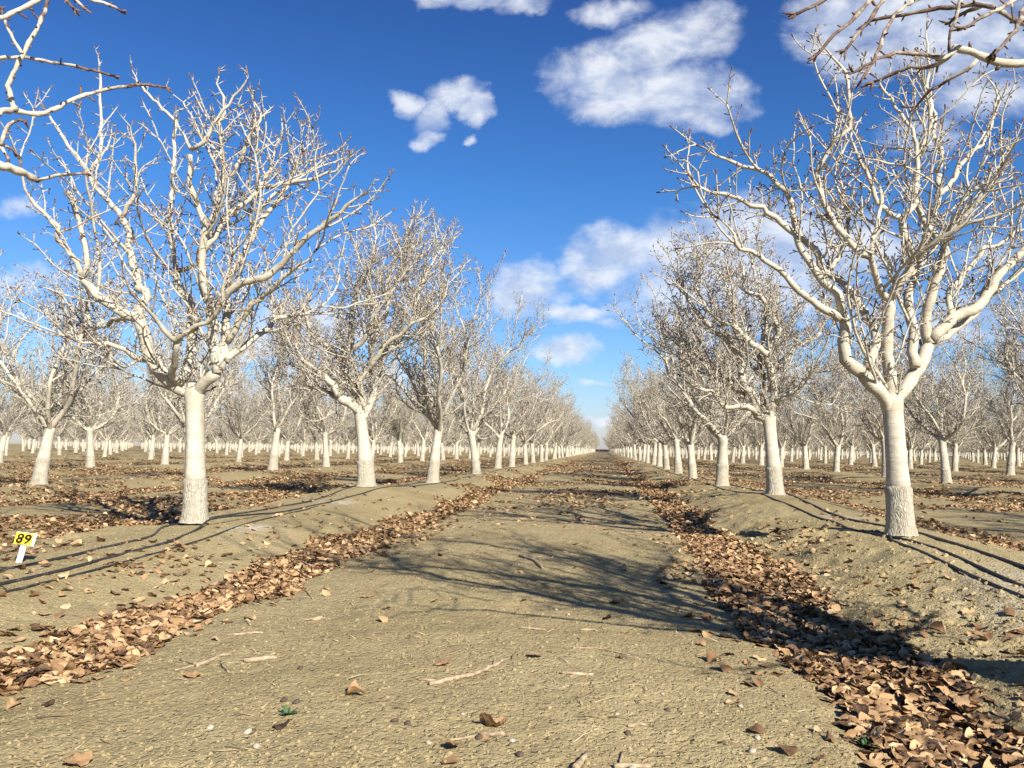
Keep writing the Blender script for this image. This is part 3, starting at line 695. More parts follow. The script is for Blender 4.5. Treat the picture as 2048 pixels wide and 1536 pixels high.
TRACED['L2'] = dict(base=(-3.757, 12.8, 0.264), fork=(-0.15, 0.0, 1.203), limbs=[
  (0.0938,0.0769,[(-0.122,0.0,1.099),(-0.155,-0.067,1.217),(-0.297,-0.133,1.317),(-0.438,-0.2,1.415)]),
  (0.0692,0.0104,[(-0.438,-0.2,1.415),(-0.474,-0.267,1.566),(-0.588,-0.333,1.689),(-0.781,-0.4,1.837),(-0.918,-0.467,1.933),(-1.032,-0.533,2.156),(-1.198,-0.6,2.378)]),
  (0.0538,0.0113,[(-0.33,-0.2,1.338),(-0.625,-0.05,1.477),(-0.873,0.1,1.646),(-1.128,0.25,1.846),(-1.443,0.4,1.97)]),
  (0.0781,0.0111,[(-0.094,0.0,1.221),(-0.246,0.022,1.589),(-0.395,0.044,1.828),(-0.463,0.067,2.043),(-0.368,0.089,2.259),(-0.359,0.111,2.664),(-0.296,0.133,3.126),(-0.148,0.156,3.482),(-0.003,0.178,4.031),(-0.076,0.2,4.45)]),
  (0.0556,0.0106,[(-0.507,0.2,2.058),(-0.663,0.08,2.178),(-0.79,-0.04,2.297),(-0.914,-0.16,2.44),(-0.988,-0.28,2.738),(-1.062,-0.4,3.084)]),
  (0.0703,0.0112,[(-0.014,0.0,1.221),(0.048,0.037,1.512),(-0.006,0.075,2.123),(-0.0,0.113,2.528),(0.2,0.15,2.802),(0.204,0.188,3.349),(0.376,0.225,3.763),(0.547,0.262,4.318),(0.613,0.3,4.687)]),
  (0.0703,0.0105,[(-0.069,0.0,1.273),(-0.143,-0.056,1.636),(-0.025,-0.111,1.84),(0.147,-0.167,2.017),(0.315,-0.222,2.244),(0.485,-0.278,2.34),(0.704,-0.333,2.512),(0.974,-0.389,2.63),(1.263,-0.444,2.9),(1.394,-0.5,3.321)]),
  (0.0476,0.0116,[(0.042,0.2,2.058),(0.277,0.32,2.287),(0.541,0.44,2.683),(0.692,0.56,3.42),(0.936,0.68,3.919),(1.074,0.8,4.315)]),
  (0.0458,0.0102,[(-0.189,-0.3,2.158),(0.053,-0.42,2.348),(0.184,-0.54,2.636),(0.516,-0.66,3.018),(0.817,-0.78,3.393),(1.142,-0.9,3.535)])])
TRACED['R2'] = dict(base=(2.53, 12.6, 0.256), fork=(-0.087, 0.0, 1.171), limbs=[
  (0.0923,0.0106,[(-0.081,0.0,1.074),(-0.267,-0.025,1.217),(-0.294,-0.05,1.386),(-0.461,-0.075,1.701),(-0.509,-0.1,2.041),(-0.748,-0.125,2.333),(-1.109,-0.15,2.677),(-1.326,-0.175,3.046),(-1.399,-0.2,3.54)]),
  (0.0534,0.0102,[(-0.281,-0.1,1.214),(-0.442,-0.22,1.303),(-0.787,-0.34,1.295),(-0.942,-0.46,1.477),(-1.233,-0.58,1.562),(-1.474,-0.7,1.739)]),
  (0.0543,0.0113,[(-0.386,0.1,1.518),(-0.586,0.2,1.624),(-0.84,0.3,1.909),(-1.1,0.4,2.149),(-1.316,0.5,2.265),(-1.562,0.6,2.487)]),
  (0.0846,0.0106,[(-0.073,0.0,1.196),(-0.004,-0.022,1.463),(-0.051,-0.044,1.827),(-0.099,-0.067,2.094),(0.066,-0.089,2.434),(-0.076,-0.111,2.726),(-0.22,-0.133,2.97),(-0.437,-0.156,3.041),(-0.462,-0.178,3.284),(-0.534,-0.2,3.603)]),
  (0.053,0.0103,[(-0.125,-0.2,2.078),(-0.3,-0.267,2.192),(-0.474,-0.333,2.304),(-0.623,-0.4,2.464),(-0.842,-0.467,2.527),(-1.128,-0.533,2.854),(-1.273,-0.6,3.275)]),
  (0.0615,0.0104,[(0.0,0.0,1.415),(0.055,-0.08,1.435),(0.296,-0.16,1.551),(0.513,-0.24,1.809),(0.745,-0.32,1.826),(0.951,-0.4,1.913)]),
  (0.0615,0.0113,[(-0.043,0.0,1.709),(0.026,0.1,1.866),(0.266,0.2,2.1),(0.387,0.3,2.262),(0.703,0.4,2.401),(0.905,0.5,2.72),(1.013,0.6,3.175)]),
  (0.0543,0.0111,[(-0.148,0.1,1.322),(-0.133,0.15,1.771),(-0.193,0.2,2.125),(-0.057,0.25,2.534),(-0.091,0.3,2.999),(-0.224,0.35,3.524),(-0.31,0.4,3.953)])])
TRACED['R0'] = dict(base=(2.56, 1.95, 0.17), fork=None, limbs=[
  (0.0232,0.0095,[(-1.143,0.05,1.535),(-1.364,0.043,1.611),(-1.49,0.036,1.657),(-1.583,0.029,1.637),(-1.631,0.021,1.633),(-1.677,0.014,1.649),(-1.715,0.007,1.664),(-1.751,0.0,1.669)]),
  (0.0071,0.004,[(-1.749,0.0,1.662),(-1.783,-0.021,1.631),(-1.809,-0.043,1.627),(-1.864,-0.064,1.627),(-1.909,-0.086,1.622),(-1.948,-0.107,1.601),(-1.98,-0.129,1.576),(-2.025,-0.15,1.547)]),
  (0.0065,0.0045,[(-1.749,0.0,1.659),(-1.767,0.02,1.645),(-1.769,0.04,1.646),(-1.788,0.06,1.648),(-1.83,0.08,1.662),(-1.853,0.1,1.658),(-1.896,0.12,1.645)]),
  (0.006,0.0038,[(-1.699,0.0,1.637),(-1.727,0.02,1.615),(-1.75,0.04,1.603),(-1.768,0.06,1.607),(-1.779,0.08,1.597),(-1.802,0.1,1.569)]),
  (0.0103,0.0048,[(-1.374,0.15,1.753),(-1.459,0.164,1.776),(-1.506,0.177,1.806),(-1.539,0.191,1.842),(-1.576,0.205,1.879),(-1.609,0.218,1.891),(-1.637,0.232,1.891),(-1.683,0.245,1.898),(-1.716,0.259,1.899),(-1.76,0.273,1.898),(-1.8,0.286,1.901),(-1.841,0.3,1.899)]),
  (0.0076,0.0044,[(-1.69,0.3,1.971),(-1.738,0.267,1.935),(-1.792,0.233,1.89),(-1.836,0.2,1.818),(-1.859,0.167,1.765),(-1.885,0.133,1.711),(-1.924,0.1,1.649)]),
  (0.0069,0.0044,[(-1.859,0.1,1.87),(-1.876,0.1,1.847),(-1.904,0.1,1.795),(-1.935,0.1,1.764),(-1.966,0.1,1.721)]),
  (0.0071,0.0043,[(-1.919,0.0,1.816),(-1.938,0.0,1.794),(-1.951,0.0,1.775),(-1.991,0.0,1.734),(-2.037,0.0,1.694),(-2.063,0.0,1.661)]),
  (0.0062,0.0045,[(-2.011,-0.1,1.768),(-2.067,-0.1,1.744),(-2.1,-0.1,1.729),(-2.13,-0.1,1.713)]),
  (0.0075,0.0043,[(-1.533,0.1,1.842),(-1.553,0.08,1.797),(-1.577,0.06,1.747),(-1.608,0.04,1.701),(-1.641,0.02,1.67),(-1.668,-0.0,1.647)]),
  (0.0071,0.0045,[(-1.578,0.0,1.792),(-1.619,-0.02,1.766),(-1.653,-0.04,1.743),(-1.692,-0.06,1.72),(-1.731,-0.08,1.69),(-1.769,-0.1,1.664)]),
  (0.0066,0.0046,[(-1.638,0.2,1.91),(-1.651,0.2,1.874),(-1.663,0.2,1.832),(-1.678,0.2,1.786)]),
  (0.0067,0.0049,[(-1.567,0.25,1.904),(-1.593,0.283,1.908),(-1.614,0.317,1.911),(-1.616,0.35,1.907)])])
TRACED['L0'] = dict(base=(-3.72, 2.25, 0.17), fork=None, limbs=[
  (0.0275,0.014,[(-0.068,0.0,1.365),(0.61,0.038,1.613),(1.294,0.075,1.657),(1.649,0.112,1.661),(1.762,0.15,1.622),(1.773,0.188,1.622),(1.781,0.225,1.623),(1.786,0.263,1.62),(1.783,0.3,1.621)]),
  (0.0078,0.0047,[(1.783,0.3,1.621),(1.854,0.3,1.635),(1.937,0.3,1.641),(1.962,0.3,1.636)]),
  (0.0247,0.0134,[(-0.081,0.0,1.466),(0.314,0.1,1.783),(0.962,0.2,1.829),(1.4,0.3,1.85),(1.545,0.4,1.909),(1.522,0.5,1.969)]),
  (0.0126,0.007,[(1.522,0.5,1.969),(1.492,0.51,2.028),(1.47,0.52,2.069),(1.48,0.53,2.122),(1.497,0.54,2.167),(1.506,0.55,2.203),(1.518,0.56,2.266),(1.532,0.57,2.298),(1.549,0.58,2.367),(1.558,0.59,2.418),(1.557,0.6,2.475)]),
  (0.0118,0.0062,[(1.518,0.5,1.963),(1.536,0.525,1.964),(1.578,0.55,1.962),(1.609,0.575,1.987),(1.65,0.6,2.026),(1.702,0.625,2.067),(1.736,0.65,2.09),(1.799,0.675,2.115),(1.873,0.7,2.142),(1.911,0.725,2.15),(1.969,0.75,2.145)]),
  (0.0096,0.0065,[(1.107,0.6,2.264),(1.354,0.614,2.23),(1.44,0.629,2.233),(1.483,0.643,2.234),(1.536,0.657,2.222),(1.633,0.671,2.211),(1.711,0.686,2.193),(1.78,0.7,2.179)]),
  (0.0135,0.0093,[(1.137,0.2,2.027),(1.49,0.217,2.126),(1.659,0.233,2.171),(1.683,0.25,2.189),(1.715,0.267,2.221),(1.756,0.283,2.257),(1.772,0.3,2.291)]),
  (0.0078,0.0056,[(1.793,0.3,2.29),(1.855,0.3,2.262),(1.873,0.3,2.24),(1.882,0.3,2.227)]),
  (0.0081,0.0058,[(1.785,0.4,2.339),(1.822,0.4,2.316),(1.845,0.4,2.293),(1.859,0.4,2.28)]),
  (0.0081,0.006,[(1.829,0.4,2.341),(1.857,0.425,2.33),(1.894,0.45,2.338),(1.923,0.475,2.331),(1.928,0.5,2.327)]),
  (0.0084,0.006,[(1.538,0.5,2.183),(1.495,0.513,2.239),(1.454,0.525,2.292),(1.424,0.538,2.341),(1.404,0.55,2.385)]),
  (0.0078,0.0056,[(1.61,0.3,1.738),(1.639,0.3,1.75),(1.654,0.3,1.725),(1.669,0.3,1.684)]),
  (0.0078,0.0057,[(1.609,0.3,1.755),(1.625,0.317,1.757),(1.643,0.333,1.754),(1.652,0.35,1.744)]),
  (0.0093,0.0056,[(1.639,0.3,1.75),(1.645,0.3,1.782),(1.66,0.3,1.822),(1.697,0.3,1.85),(1.723,0.3,1.83)])])


def hero(key, seed, dens, r_top=None, r_base=.128, graft=.41, rad=1., top=1.):
    t = TRACED[key]; rng = RS(seed)
    tr = Tree(seed, dens, top, rad); tr.thin = .95; tr.fork = np.array(t['fork'])
    cur = None
    for (r0, r1, P) in t['limbs']:
        if r0 > .03: cur = Acc(); tr.limbs.append(cur)
        else: cur = tr.crown
        tr.traced(P, r0 * .93, r1 * .93, cur)
    root, trunk = trunk_parts(t['fork'], rng, r_top or .095, r_base, graft)
    e = finish_tree(tr, root, trunk)
    e.location = t['base']
    print(key, 'tubes', tr.ntube, 'verts', tr.crown.n)
    return e

def edge_tree(key, seed, side):
    """trees whose trunk stands beside the frame and whose branches reach into it"""
    t = TRACED[key]; rng = RS(seed); tr = Tree(seed, .95, 1.04, 1.05)
    fork = np.array([-.04, .02, 1.12])
    base = np.array(t['base'])
    def region(p):     # leave the patch seen by the traced branches to them
        w = p + base
        if w[1] < .25: return True
        c = RW.transposed() @ Vector((w[0], w[1], w[2] - .89))
        if c.z > -.05: return True
        px = 1024 + 1638 * c.x / -c.z; py = 768 - 1638 * c.y / -c.z
        return not (-60 < px < 2110 and -70 < py < 1700)
    tr.region = region
    ang0 = rng.uniform(0, 6.28)
    for k in range(9):
        acc = Acc(); tr.limbs.append(acc)
        az = ang0 + k * 6.283 / 9 + rng.normal(0, .15); tilt = rng.uniform(.85, 1.2) if (math.cos(az) * side < -.2 or k == 0) else rng.uniform(.25, .6)
        d = np.array([math.cos(az) * math.sin(tilt), math.sin(az) * math.sin(tilt), math.cos(tilt)])
        tr.grow(fork - d * .05, d, rng.uniform(.040, .052), 0, acc)
    acc = Acc(); tr.limbs.append(acc)
    tr.region = None; tr.dens = .55
    for (r0, r1, P) in t['limbs']:
        P = [np.array(p) for p in P]
        if r0 > .018: acc = Acc(); tr.limbs.append(acc)
        if r0 > .02: P = [fork + np.array([.03 * side, 0, -.04]), fork * .5 + P[0] * .5 + np.array([0, 0, .1])] + P
        rng_s = tr.rng
        Q = np.array(P)
        tr.traced_only = True
        k = .86 if r0 > .018 else .80
        edge_branch(tr, Q, r0 * k, r1 * k, acc, .22 if side < 0 else .05)
    root, trunk = trunk_parts(fork, rng, .095, .128, .41)
    e = finish_tree(tr, root, trunk); e.location = base
    return e
def edge_branch(tr, P, r0, r1, acc, dark=.0):
    """a branch seen close up: knobbly, with spur buds and a clustered dark tip"""
    rng = tr.rng
    seg = np.linalg.norm(np.diff(P, axis=0), axis=1); t = np.concatenate([[0], np.cumsum(seg)])
    n = max(6, int(t[-1] / .02)); tt = np.linspace(0, t[-1], n)
    Q = np.stack([np.interp(tt, t, P[:, k]) for k in range(3)], 1)
    for _ in range(2): Q[1:-1] = (Q[:-2] + 2 * Q[1:-1] + Q[2:]) / 4
    Q[1:-1] += rng.normal(0, .0018, (n - 2, 3))
    R = np.linspace(r0, r1, n) * (1 + np.clip(rng.normal(.02, .11, n), -.12, .35))
    thin = r0 < .0095
    a = np.interp(np.linspace(0, 1, n), [0, .45, .8, .92, 1], [.12 + dark, .34 + dark, .55 + dark * .5, .78, .97]) if thin else np.full(n, .02)
    if not thin and r1 < .006: a = np.interp(np.linspace(0, 1, n), [0, .6, 1], [0, .2, .8])
    acc2 = acc if r0 > .018 else tr.crown
    acc2.tube(Q, R, 10 if r0 > .01 else 7, a, 0, .06, rng)
    D = np.gradient(Q, axis=0); D /= np.linalg.norm(D, axis=1, keepdims=True)
    # buds and short spurs
    s = rng.uniform(.03, .06)
    while s < t[-1]:
        i = min(n - 1, int(s / t[-1] * (n - 1))); A, B = frame_of(D[i]); az = rng.uniform(0, 6.28)
        side = A * math.cos(az) + B * math.sin(az)
        rr = R[i]
        if rr < .012:
            nd = side * .9 + D[i] * .5
            L = rng.choice([.010, .014, .035], p=[.5, .38, .12])
            tr.crown.tube(np.array([Q[i], Q[i] + nd * (rr + L * .6), Q[i] + nd * (rr + L)]), [rr * .55, rr * .5, rr * .25], 5, [.4, .8, 1.], 0)
            s += rng.uniform(.025, .06)
        else:
            if rng.rand() < .35:
                nd = side * .8 + D[i] * .5 + np.array([0, 0, .2])
                L = rng.uniform(.04, .16); kk = Q[i] + nd * (rr + L * .5) + rng.normal(0, .01, 3)
                tr.crown.tube(np.array([Q[i], kk, Q[i] + nd * (rr + L)]), [.006, .005, .006], 5, [.1, .4, 1.], 0)
            s += rng.uniform(.09, .2)
    if r1 < .007:   # bud cluster at the end
        for _ in range(4):
            nd = D[-1] * .8 + rng.normal(0, .45, 3)
            tr.crown.tube(np.array([Q[-1] - D[-1] * .004, Q[-1] + nd * .012, Q[-1] + nd * .021]), [r1 * .7, r1 * .9, r1 * .3], 5, 1., 0)

def random_tree(seed):
    rng = RS(seed); tr = Tree(seed, rng.uniform(1.4, 1.6), rng.uniform(.98, 1.05), rng.uniform(.97, 1.08))
    fork = np.array([rng.normal(0, .09), rng.normal(0, .09), rng.uniform(.88, 1.12)])
    k = rng.choice([5, 6, 6, 7]); a0 = rng.uniform(0, 6.28)
    for j in range(k):
        acc = Acc(); tr.limbs.append(acc)
        az = a0 + j * 6.283 / k + rng.normal(0, .2); tilt = rng.uniform(.6, 1.1) if j else rng.uniform(.1, .35)
        d = np.array([math.cos(az) * math.sin(tilt), math.sin(az) * math.sin(tilt), math.cos(tilt)])
        tr.grow(fork + np.array([0, 0, rng.uniform(-.12, .02)]) - d * .05, d, rng.uniform(.036, .052), 0, acc)
    root, trunk = trunk_parts(fork, rng, rng.uniform(.082, .098), rng.uniform(.11, .132), rng.uniform(.36, .46))
    print('variant', seed, tr.ntube, tr.crown.n)
    return tr, root, trunk

heroes = {}
heroes['L1'] = hero('L1', 11, 1.15, .090, .116, rad=.84, top=.88)
heroes['R1'] = hero('R1', 12, 1.15, .086, .108, rad=.86, top=.88)
heroes['L2'] = hero('L2', 13, 2.2, .095, .135, rad=.93)
heroes['R2'] = hero('R2', 14, 2.2, .095, .128, rad=.95)
heroes['R0'] = edge_tree('R0', 15, -1)
heroes['L0'] = edge_tree('L0', 16, 1)

NV = 8
protos = []; single = []
for v in range(NV):
    tr, root, trunk = random_tree(100 + v)
    # one-mesh form for trees too far off to show their parts
    acc = Acc()
    def put(src, m):
        off = acc.n
        acc.V += src.V; acc.A += src.A
        acc.Q += [q + off for q in src.Q]; acc.T += [q + off for q in src.T]
        acc.MQ += [np.full(len(q), m) for q in src.Q]; acc.MT += [np.full(len(q), m) for q in src.T]
        acc.n += src.n
    put(root, 1); put(trunk, 0)
    for l in tr.limbs:
        if l.n: put(l, 0)
    put(tr.crown, 0)
    single.append(acc.mesh('pistachio_tree', [M_BARK, M_ROOT]))
    protos.append((tr, root, trunk))
proto_used = [None] * NV
def copy_tree_parts(src):
    r = src.copy(); COL.objects.link(r)
    for ch in src.children:
        c = ch.copy(); COL.objects.link(c); c.parent = r
    return r
def part_tree(v, x, y, rz, s):
    if proto_used[v] is None:
        tr, root, trunk = protos[v]
        proto_used[v] = finish_tree(tr, root, trunk); e = proto_used[v]
    else:
        e = copy_tree_parts(proto_used[v])
    e.location = (x, y, gz(x, y) - .01); e.rotation_euler = (0, 0, rz); e.scale = (s, s, s)
    for k in list(e.keys()):
        if k in ('label', 'category', 'group'): del e[k]
    return e
def mesh_tree(v, x, y, z, rz, s):
    o = bpy.data.objects.new('pistachio_tree', single[v]); link(o)
    o.location = (x, y, z); o.rotation_euler = (0, 0, rz); o.scale = (s, s, s)
    return o

# where the trees stand
rng = RS(5)
trees = []
Lys = [17.6, 22.9, 28.8, 33.9]; Rys = [17.9, 23.0, 28.2, 33.4]
y = 33.9
while y < 338: y += 5.22; Lys.append(y)
y = 33.4
while y < 338: y += 5.22; Rys.append(y)
for y in Lys: trees.append((ROWL + rng.normal(0, .07), y + rng.normal(0, .08) * (y > 34), -1))
for y in Rys: trees.append((ROWR + rng.normal(0, .05), y + rng.normal(0, .08) * (y > 34), 1))
for k in range(2, 25):
    x = ROWL - PITCH * (k - 1); off = 13.4 if k == 2 else 13.4 + 5.2 * rng.choice([0, 1]) + rng.normal(0, .4)
    y = off
    while y < 338:
        trees.append((x + rng.normal(0, .1), y + rng.normal(0, .13), -k)); y += 5.22
for k in range(2, 19):
    x = ROWR + PITCH * (k - 1); y = (1.3 if k == 2 else 6.5 + rng.normal(0, .4))
    end = 338
    while y < end:
        trees.append((x + rng.normal(0, .1), y + rng.normal(0, .13), k)); y += 5.16
def in_view(x, y):
    if y < 1: return False
    px = 1208 + 1638 * x / y
    return -2.3 * 1638 / y < px < 2048 + 2.3 * 1638 / y
def shades_view(x, y):
    return any(in_view(x - .57 * l, y + .82 * l) for l in (2, 4, 6)) and 0 < x < 12 and y < 10
cand = [t for t in trees if in_view(t[0], t[1]) or shades_view(t[0], t[1])]
cand.sort(key=lambda t: math.hypot(t[0], t[1]))
N_IND = 294
ORD = {3: 'third', 4: 'fourth', 5: 'fifth', 6: 'sixth', 7: 'seventh', 8: 'eighth', 9: 'ninth', 10: 'tenth', 11: 'eleventh', 12: 'twelfth'}
ROWN = {2: 'second', 3: 'third', 4: 'fourth', 5: 'fifth', 6: 'sixth', 7: 'seventh', 8: 'eighth', 9: 'ninth', 10: 'tenth', 11: 'eleventh', 12: 'twelfth', 13: 'thirteenth', 14: 'fourteenth', 15: 'fifteenth', 16: 'sixteenth', 17: 'seventeenth', 18: 'eighteenth', **{q: 'outermost' for q in range(19, 30)}}
NTH = ['nearest', 'second', 'third', 'fourth', 'fifth', 'sixth']
GRP = 'bare whitewashed pistachio trees of the orchard'
tag(heroes['L1'], 'big bare whitewashed tree on the left with black hoses lying round its foot', 'tree', GRP)
tag(heroes['R1'], 'big bare whitewashed tree on the right whose foot a black hose loops round', 'tree', GRP)
tag(heroes['L2'], 'bare whitewashed tree with a left-curving trunk, second in the row left of the track', 'tree', GRP)
tag(heroes['R2'], 'bare whitewashed tree with low left bough, second in the row right of the track', 'tree', GRP)
tag(heroes['R0'], 'bare tree out of frame whose dark-tipped branches hang into the top right corner', 'tree', GRP)
tag(heroes['L0'], 'bare tree out of frame whose sawn-off limb reaches into the top left corner', 'tree', GRP)
seen = {-1: 2, 1: 2}
for i, (x, y, row) in enumerate(cand[:N_IND]):
    v = int(rng.randint(NV)); rz = rng.uniform(0, 6.28); s = rng.uniform(1.02, 1.13)
    visible = in_view(x, y)
    if i < 70: e = part_tree(v, x, y, rz, s)
    else: e = mesh_tree(v, x, y, float(ground_z(x, y, False)) - .01, rz, s)
    side = 'left' if row < 0 else 'right'; k = abs(row)
    if k == 1:
        seen[row] += 1; q = seen[row]
        if q <= 12: lab = f'bare whitewashed tree, {ORD[q]} from the front in the row just {side} of the track'
        else: lab = f'small white tree beyond the twelfth in the row just {side} of the track'
        g = GRP if q <= 12 else f'far trees in the row just {side} of the track'
    else:
        seen.setdefault(row, 0)
        if visible: seen[row] += 1
        q = seen[row]; lim = 5 if k <= 4 else 2 if k <= 8 else 0
        if not visible:
            lab = f'bare white tree just outside the {side} edge, {ROWN[k]} row {side} of the track'; g = 'trees just outside the frame'
        elif q <= lim:
            lab = f'bare whitewashed tree, {NTH[q-1]} one visible in the {ROWN[k]} row {side} of the track'; g = GRP
        else:
            w = {5: 'fifth', 2: 'second', 0: None}[lim]
            lab = (f'small white tree beyond the {w} visible one in the {ROWN[k]} row {side} of the track' if w
                   else f'tiny white trunked tree in the {ROWN[k]} row {side} of the track')
            g = f'far trees in the {ROWN[k]} row {side} of the track'
    tag(e, lab, 'tree', g)

# all trees beyond those: one object that repeats the same tree meshes over its points
def far_orchard():
    rest = cand[N_IND:]
    P = np.array([(x, y, 0) for x, y, _ in rest]); P[:, 2] = ground_z(P[:, 0], P[:, 1], False) - .01
    me = bpy.data.meshes.new('far_orchard'); me.vertices.add(len(P)); me.vertices.foreach_set('co', P.astype(np.float32).ravel())
    r = RS(9)
    for nme, arr in (('turn', r.uniform(0, 6.28, len(P))), ('size', r.uniform(1.02, 1.13, len(P)))):
        at = me.attributes.new(nme, 'FLOAT', 'POINT'); at.data.foreach_set('value', arr.astype(np.float32))
    at = me.attributes.new('pick', 'INT', 'POINT'); at.data.foreach_set('value', r.randint(0, NV, len(P)).astype(np.int32))
    o = link(bpy.data.objects.new('far_orchard', me))
    tag(o, 'hazy mass of white trunked trees filling the far orchard on both sides', 'orchard', None, 'stuff')
    ng = bpy.data.node_groups.new('far_orchard', 'GeometryNodeTree')
    ng.interface.new_socket('Geometry', in_out='INPUT', socket_type='NodeSocketGeometry')
    ng.interface.new_socket('Geometry', in_out='OUTPUT', socket_type='NodeSocketGeometry')
    N = NT(ng); gi = N.n('NodeGroupInput'); go = N.n('NodeGroupOutput')
    join = N.n('GeometryNodeJoinGeometry')
    def named(nm, t):
        a = N.n('GeometryNodeInputNamedAttribute', data_type=t); a.inputs['Name'].default_value = nm; return a.outputs[0]
    # sources: eight of the real trees standing in the orchard (one of each kind)
    src = {}
    for ob in COL.objects:
        if ob.type == 'MESH' and ob.data in single and ob.data.name not in src: src[ob.data.name] = ob
    inst = N.n('GeometryNodeInstanceOnPoints')
    g2i = N.n('GeometryNodeGeometryToInstance')
    for me_s in reversed(single):
        ob = src.get(me_s.name)
        if ob is None: continue
        oi = N.n('GeometryNodeObjectInfo', transform_space='ORIGINAL'); oi.inputs['Object'].default_value = ob; oi.inputs['As Instance'].default_value = True
        N.l(oi.outputs['Geometry'], g2i.inputs[0]) if False else N.l(oi.outputs['Geometry'], join.inputs[0])
    N.l(gi.outputs[0], inst.inputs['Points']); N.l(join.outputs[0], inst.inputs['Instance'])
    inst.inputs['Pick Instance'].default_value = True
    N.l(named('pick', 'INT'), inst.inputs['Instance Index'])
    rot = N.n('ShaderNodeCombineXYZ'); N.l(named('turn', 'FLOAT'), rot.inputs[2])
    e2r = N.n('FunctionNodeEulerToRotation'); N.l(rot.outputs[0], e2r.inputs[0]); N.l(e2r.outputs[0], inst.inputs['Rotation'])
    N.l(named('size', 'FLOAT'), inst.inputs['Scale'])
    N.l(inst.outputs[0], go.inputs[0])
    md = o.modifiers.new('trees', 'NODES'); md.node_group = ng
    print('far trees', len(P))
far_orchard()

# ------------------------------------------------------------------ far end of the track
def distant():
    rng = RS(77)
    for i, (x, y, s) in enumerate([(-9, 402, 2.0), (2.5, 396, 1.9), (6.5, 405, 2.1), (13, 398, 1.7), (-22, 410, 2.0), (24, 412, 2.2)]):
        o = bpy.data.objects.new('bare_tree', single[i % NV].copy()); link(o)
        o.data.materials[0] = M_GREYBARK; o.data.materials[1] = M_GREYBARK
        o.location = (x, y, .1); o.scale = (s, s, s); o.rotation_euler = (0, 0, i * 1.7)
        tag(o, 'tall grey brown bare tree in the hazy line beyond the far end of the track', 'tree', 'bare trees past the end of the track')
    acc = Acc()
    for i in range(500):
        p = np.array([rng.uniform(-4.5, 2.5), 388 + rng.uniform(-1, 1), rng.uniform(.1, 1.2) * (1 - .3 * rng.rand())])
        a, b = frame_of(rng.normal(0, 1, 3)); s = rng.uniform(.12, .3)
        acc.add([p - a * s, p + b * s, p + a * s, p - b * s], [[0, 1, 2, 3]])
    o = acc.build('hedge', [M_DARKBUSH], None, False)
    tag(o, 'low dark hedge across the far end of the dirt track', 'hedge')
distant()

# ------------------------------------------------------------------ fallen leaves
def leaf_mesh(name, pts, size, rng, nl=5, nw=3, tilt=.27, pile=0.0, crumple=.72):
    """pts (n,3) leaf centres -> one mesh with a curled leaf at each"""
    n = len(pts)
    u = np.linspace(0, 1, nl); v = np.linspace(-1, 1, nw)
    wid = .42 * np.sin(math.pi * np.clip(u * .93 + .06, 0, 1)) ** .75 * (1.12 - .35 * u)
    U, Vv = np.meshgrid(u, v, indexing='ij')
    X = (U - .5)[None] * np.ones((n, 1, 1)); Yy = (Vv * wid[:, None])[None] * np.ones((n, 1, 1))
    bend = rng.normal(0, .55, (n, 1, 1)) * crumple; fold = (rng.normal(.2, .45, (n, 1, 1))) * crumple; tw = rng.normal(0, .5, (n, 1, 1)) * crumple
    Z = bend * (X ** 2 - .08) + fold * np.abs(Yy) * 1.1 + tw * X * Yy * 1.6 + rng.normal(0, .055, X.shape) * crumple
    X = X + rng.normal(0, .02, X.shape); Yy = Yy * rng.uniform(.75, 1.2, (n, 1, 1)) + rng.normal(0, .025, X.shape)
    sz = (size * rng.uniform(.6, 1.25, n))[:, None, None]
    L = np.stack([X * sz, Yy * sz, Z * sz], -1).reshape(n, -1, 3)
    yaw = rng.uniform(0, 6.283, n); pit = rng.normal(0, tilt, n); rol = rng.normal(0, tilt, n)
    cy, sy, cp, sp, cr, sr = np.cos(yaw), np.sin(yaw), np.cos(pit), np.sin(pit), np.cos(rol), np.sin(rol)
    R = np.empty((n, 3, 3))
    R[:, 0, 0] = cy * cp; R[:, 0, 1] = cy * sp * sr - sy * cr; R[:, 0, 2] = cy * sp * cr + sy * sr
    R[:, 1, 0] = sy * cp; R[:, 1, 1] = sy * sp * sr + cy * cr; R[:, 1, 2] = sy * sp * cr - cy * sr
    R[:, 2, 0] = -sp; R[:, 2, 1] = cp * sr; R[:, 2, 2] = cp * cr
    W = np.einsum('nij,nkj->nki', R, L)
    low = W[:, :, 2].min(1)
    W = W + pts[:, None, :]
    W[:, :, 2] += (-low * .6 + .002)[:, None]
    k = nl * nw
    i = (np.arange(nl - 1)[:, None] * nw + np.arange(nw - 1)[None, :]).ravel()
    q = np.stack([i, i + 1, i + nw + 1, i + nw], -1)
    Q = (q[None] + (np.arange(n) * k)[:, None, None]).reshape(-1, 4)
    return W.reshape(-1, 3), Q
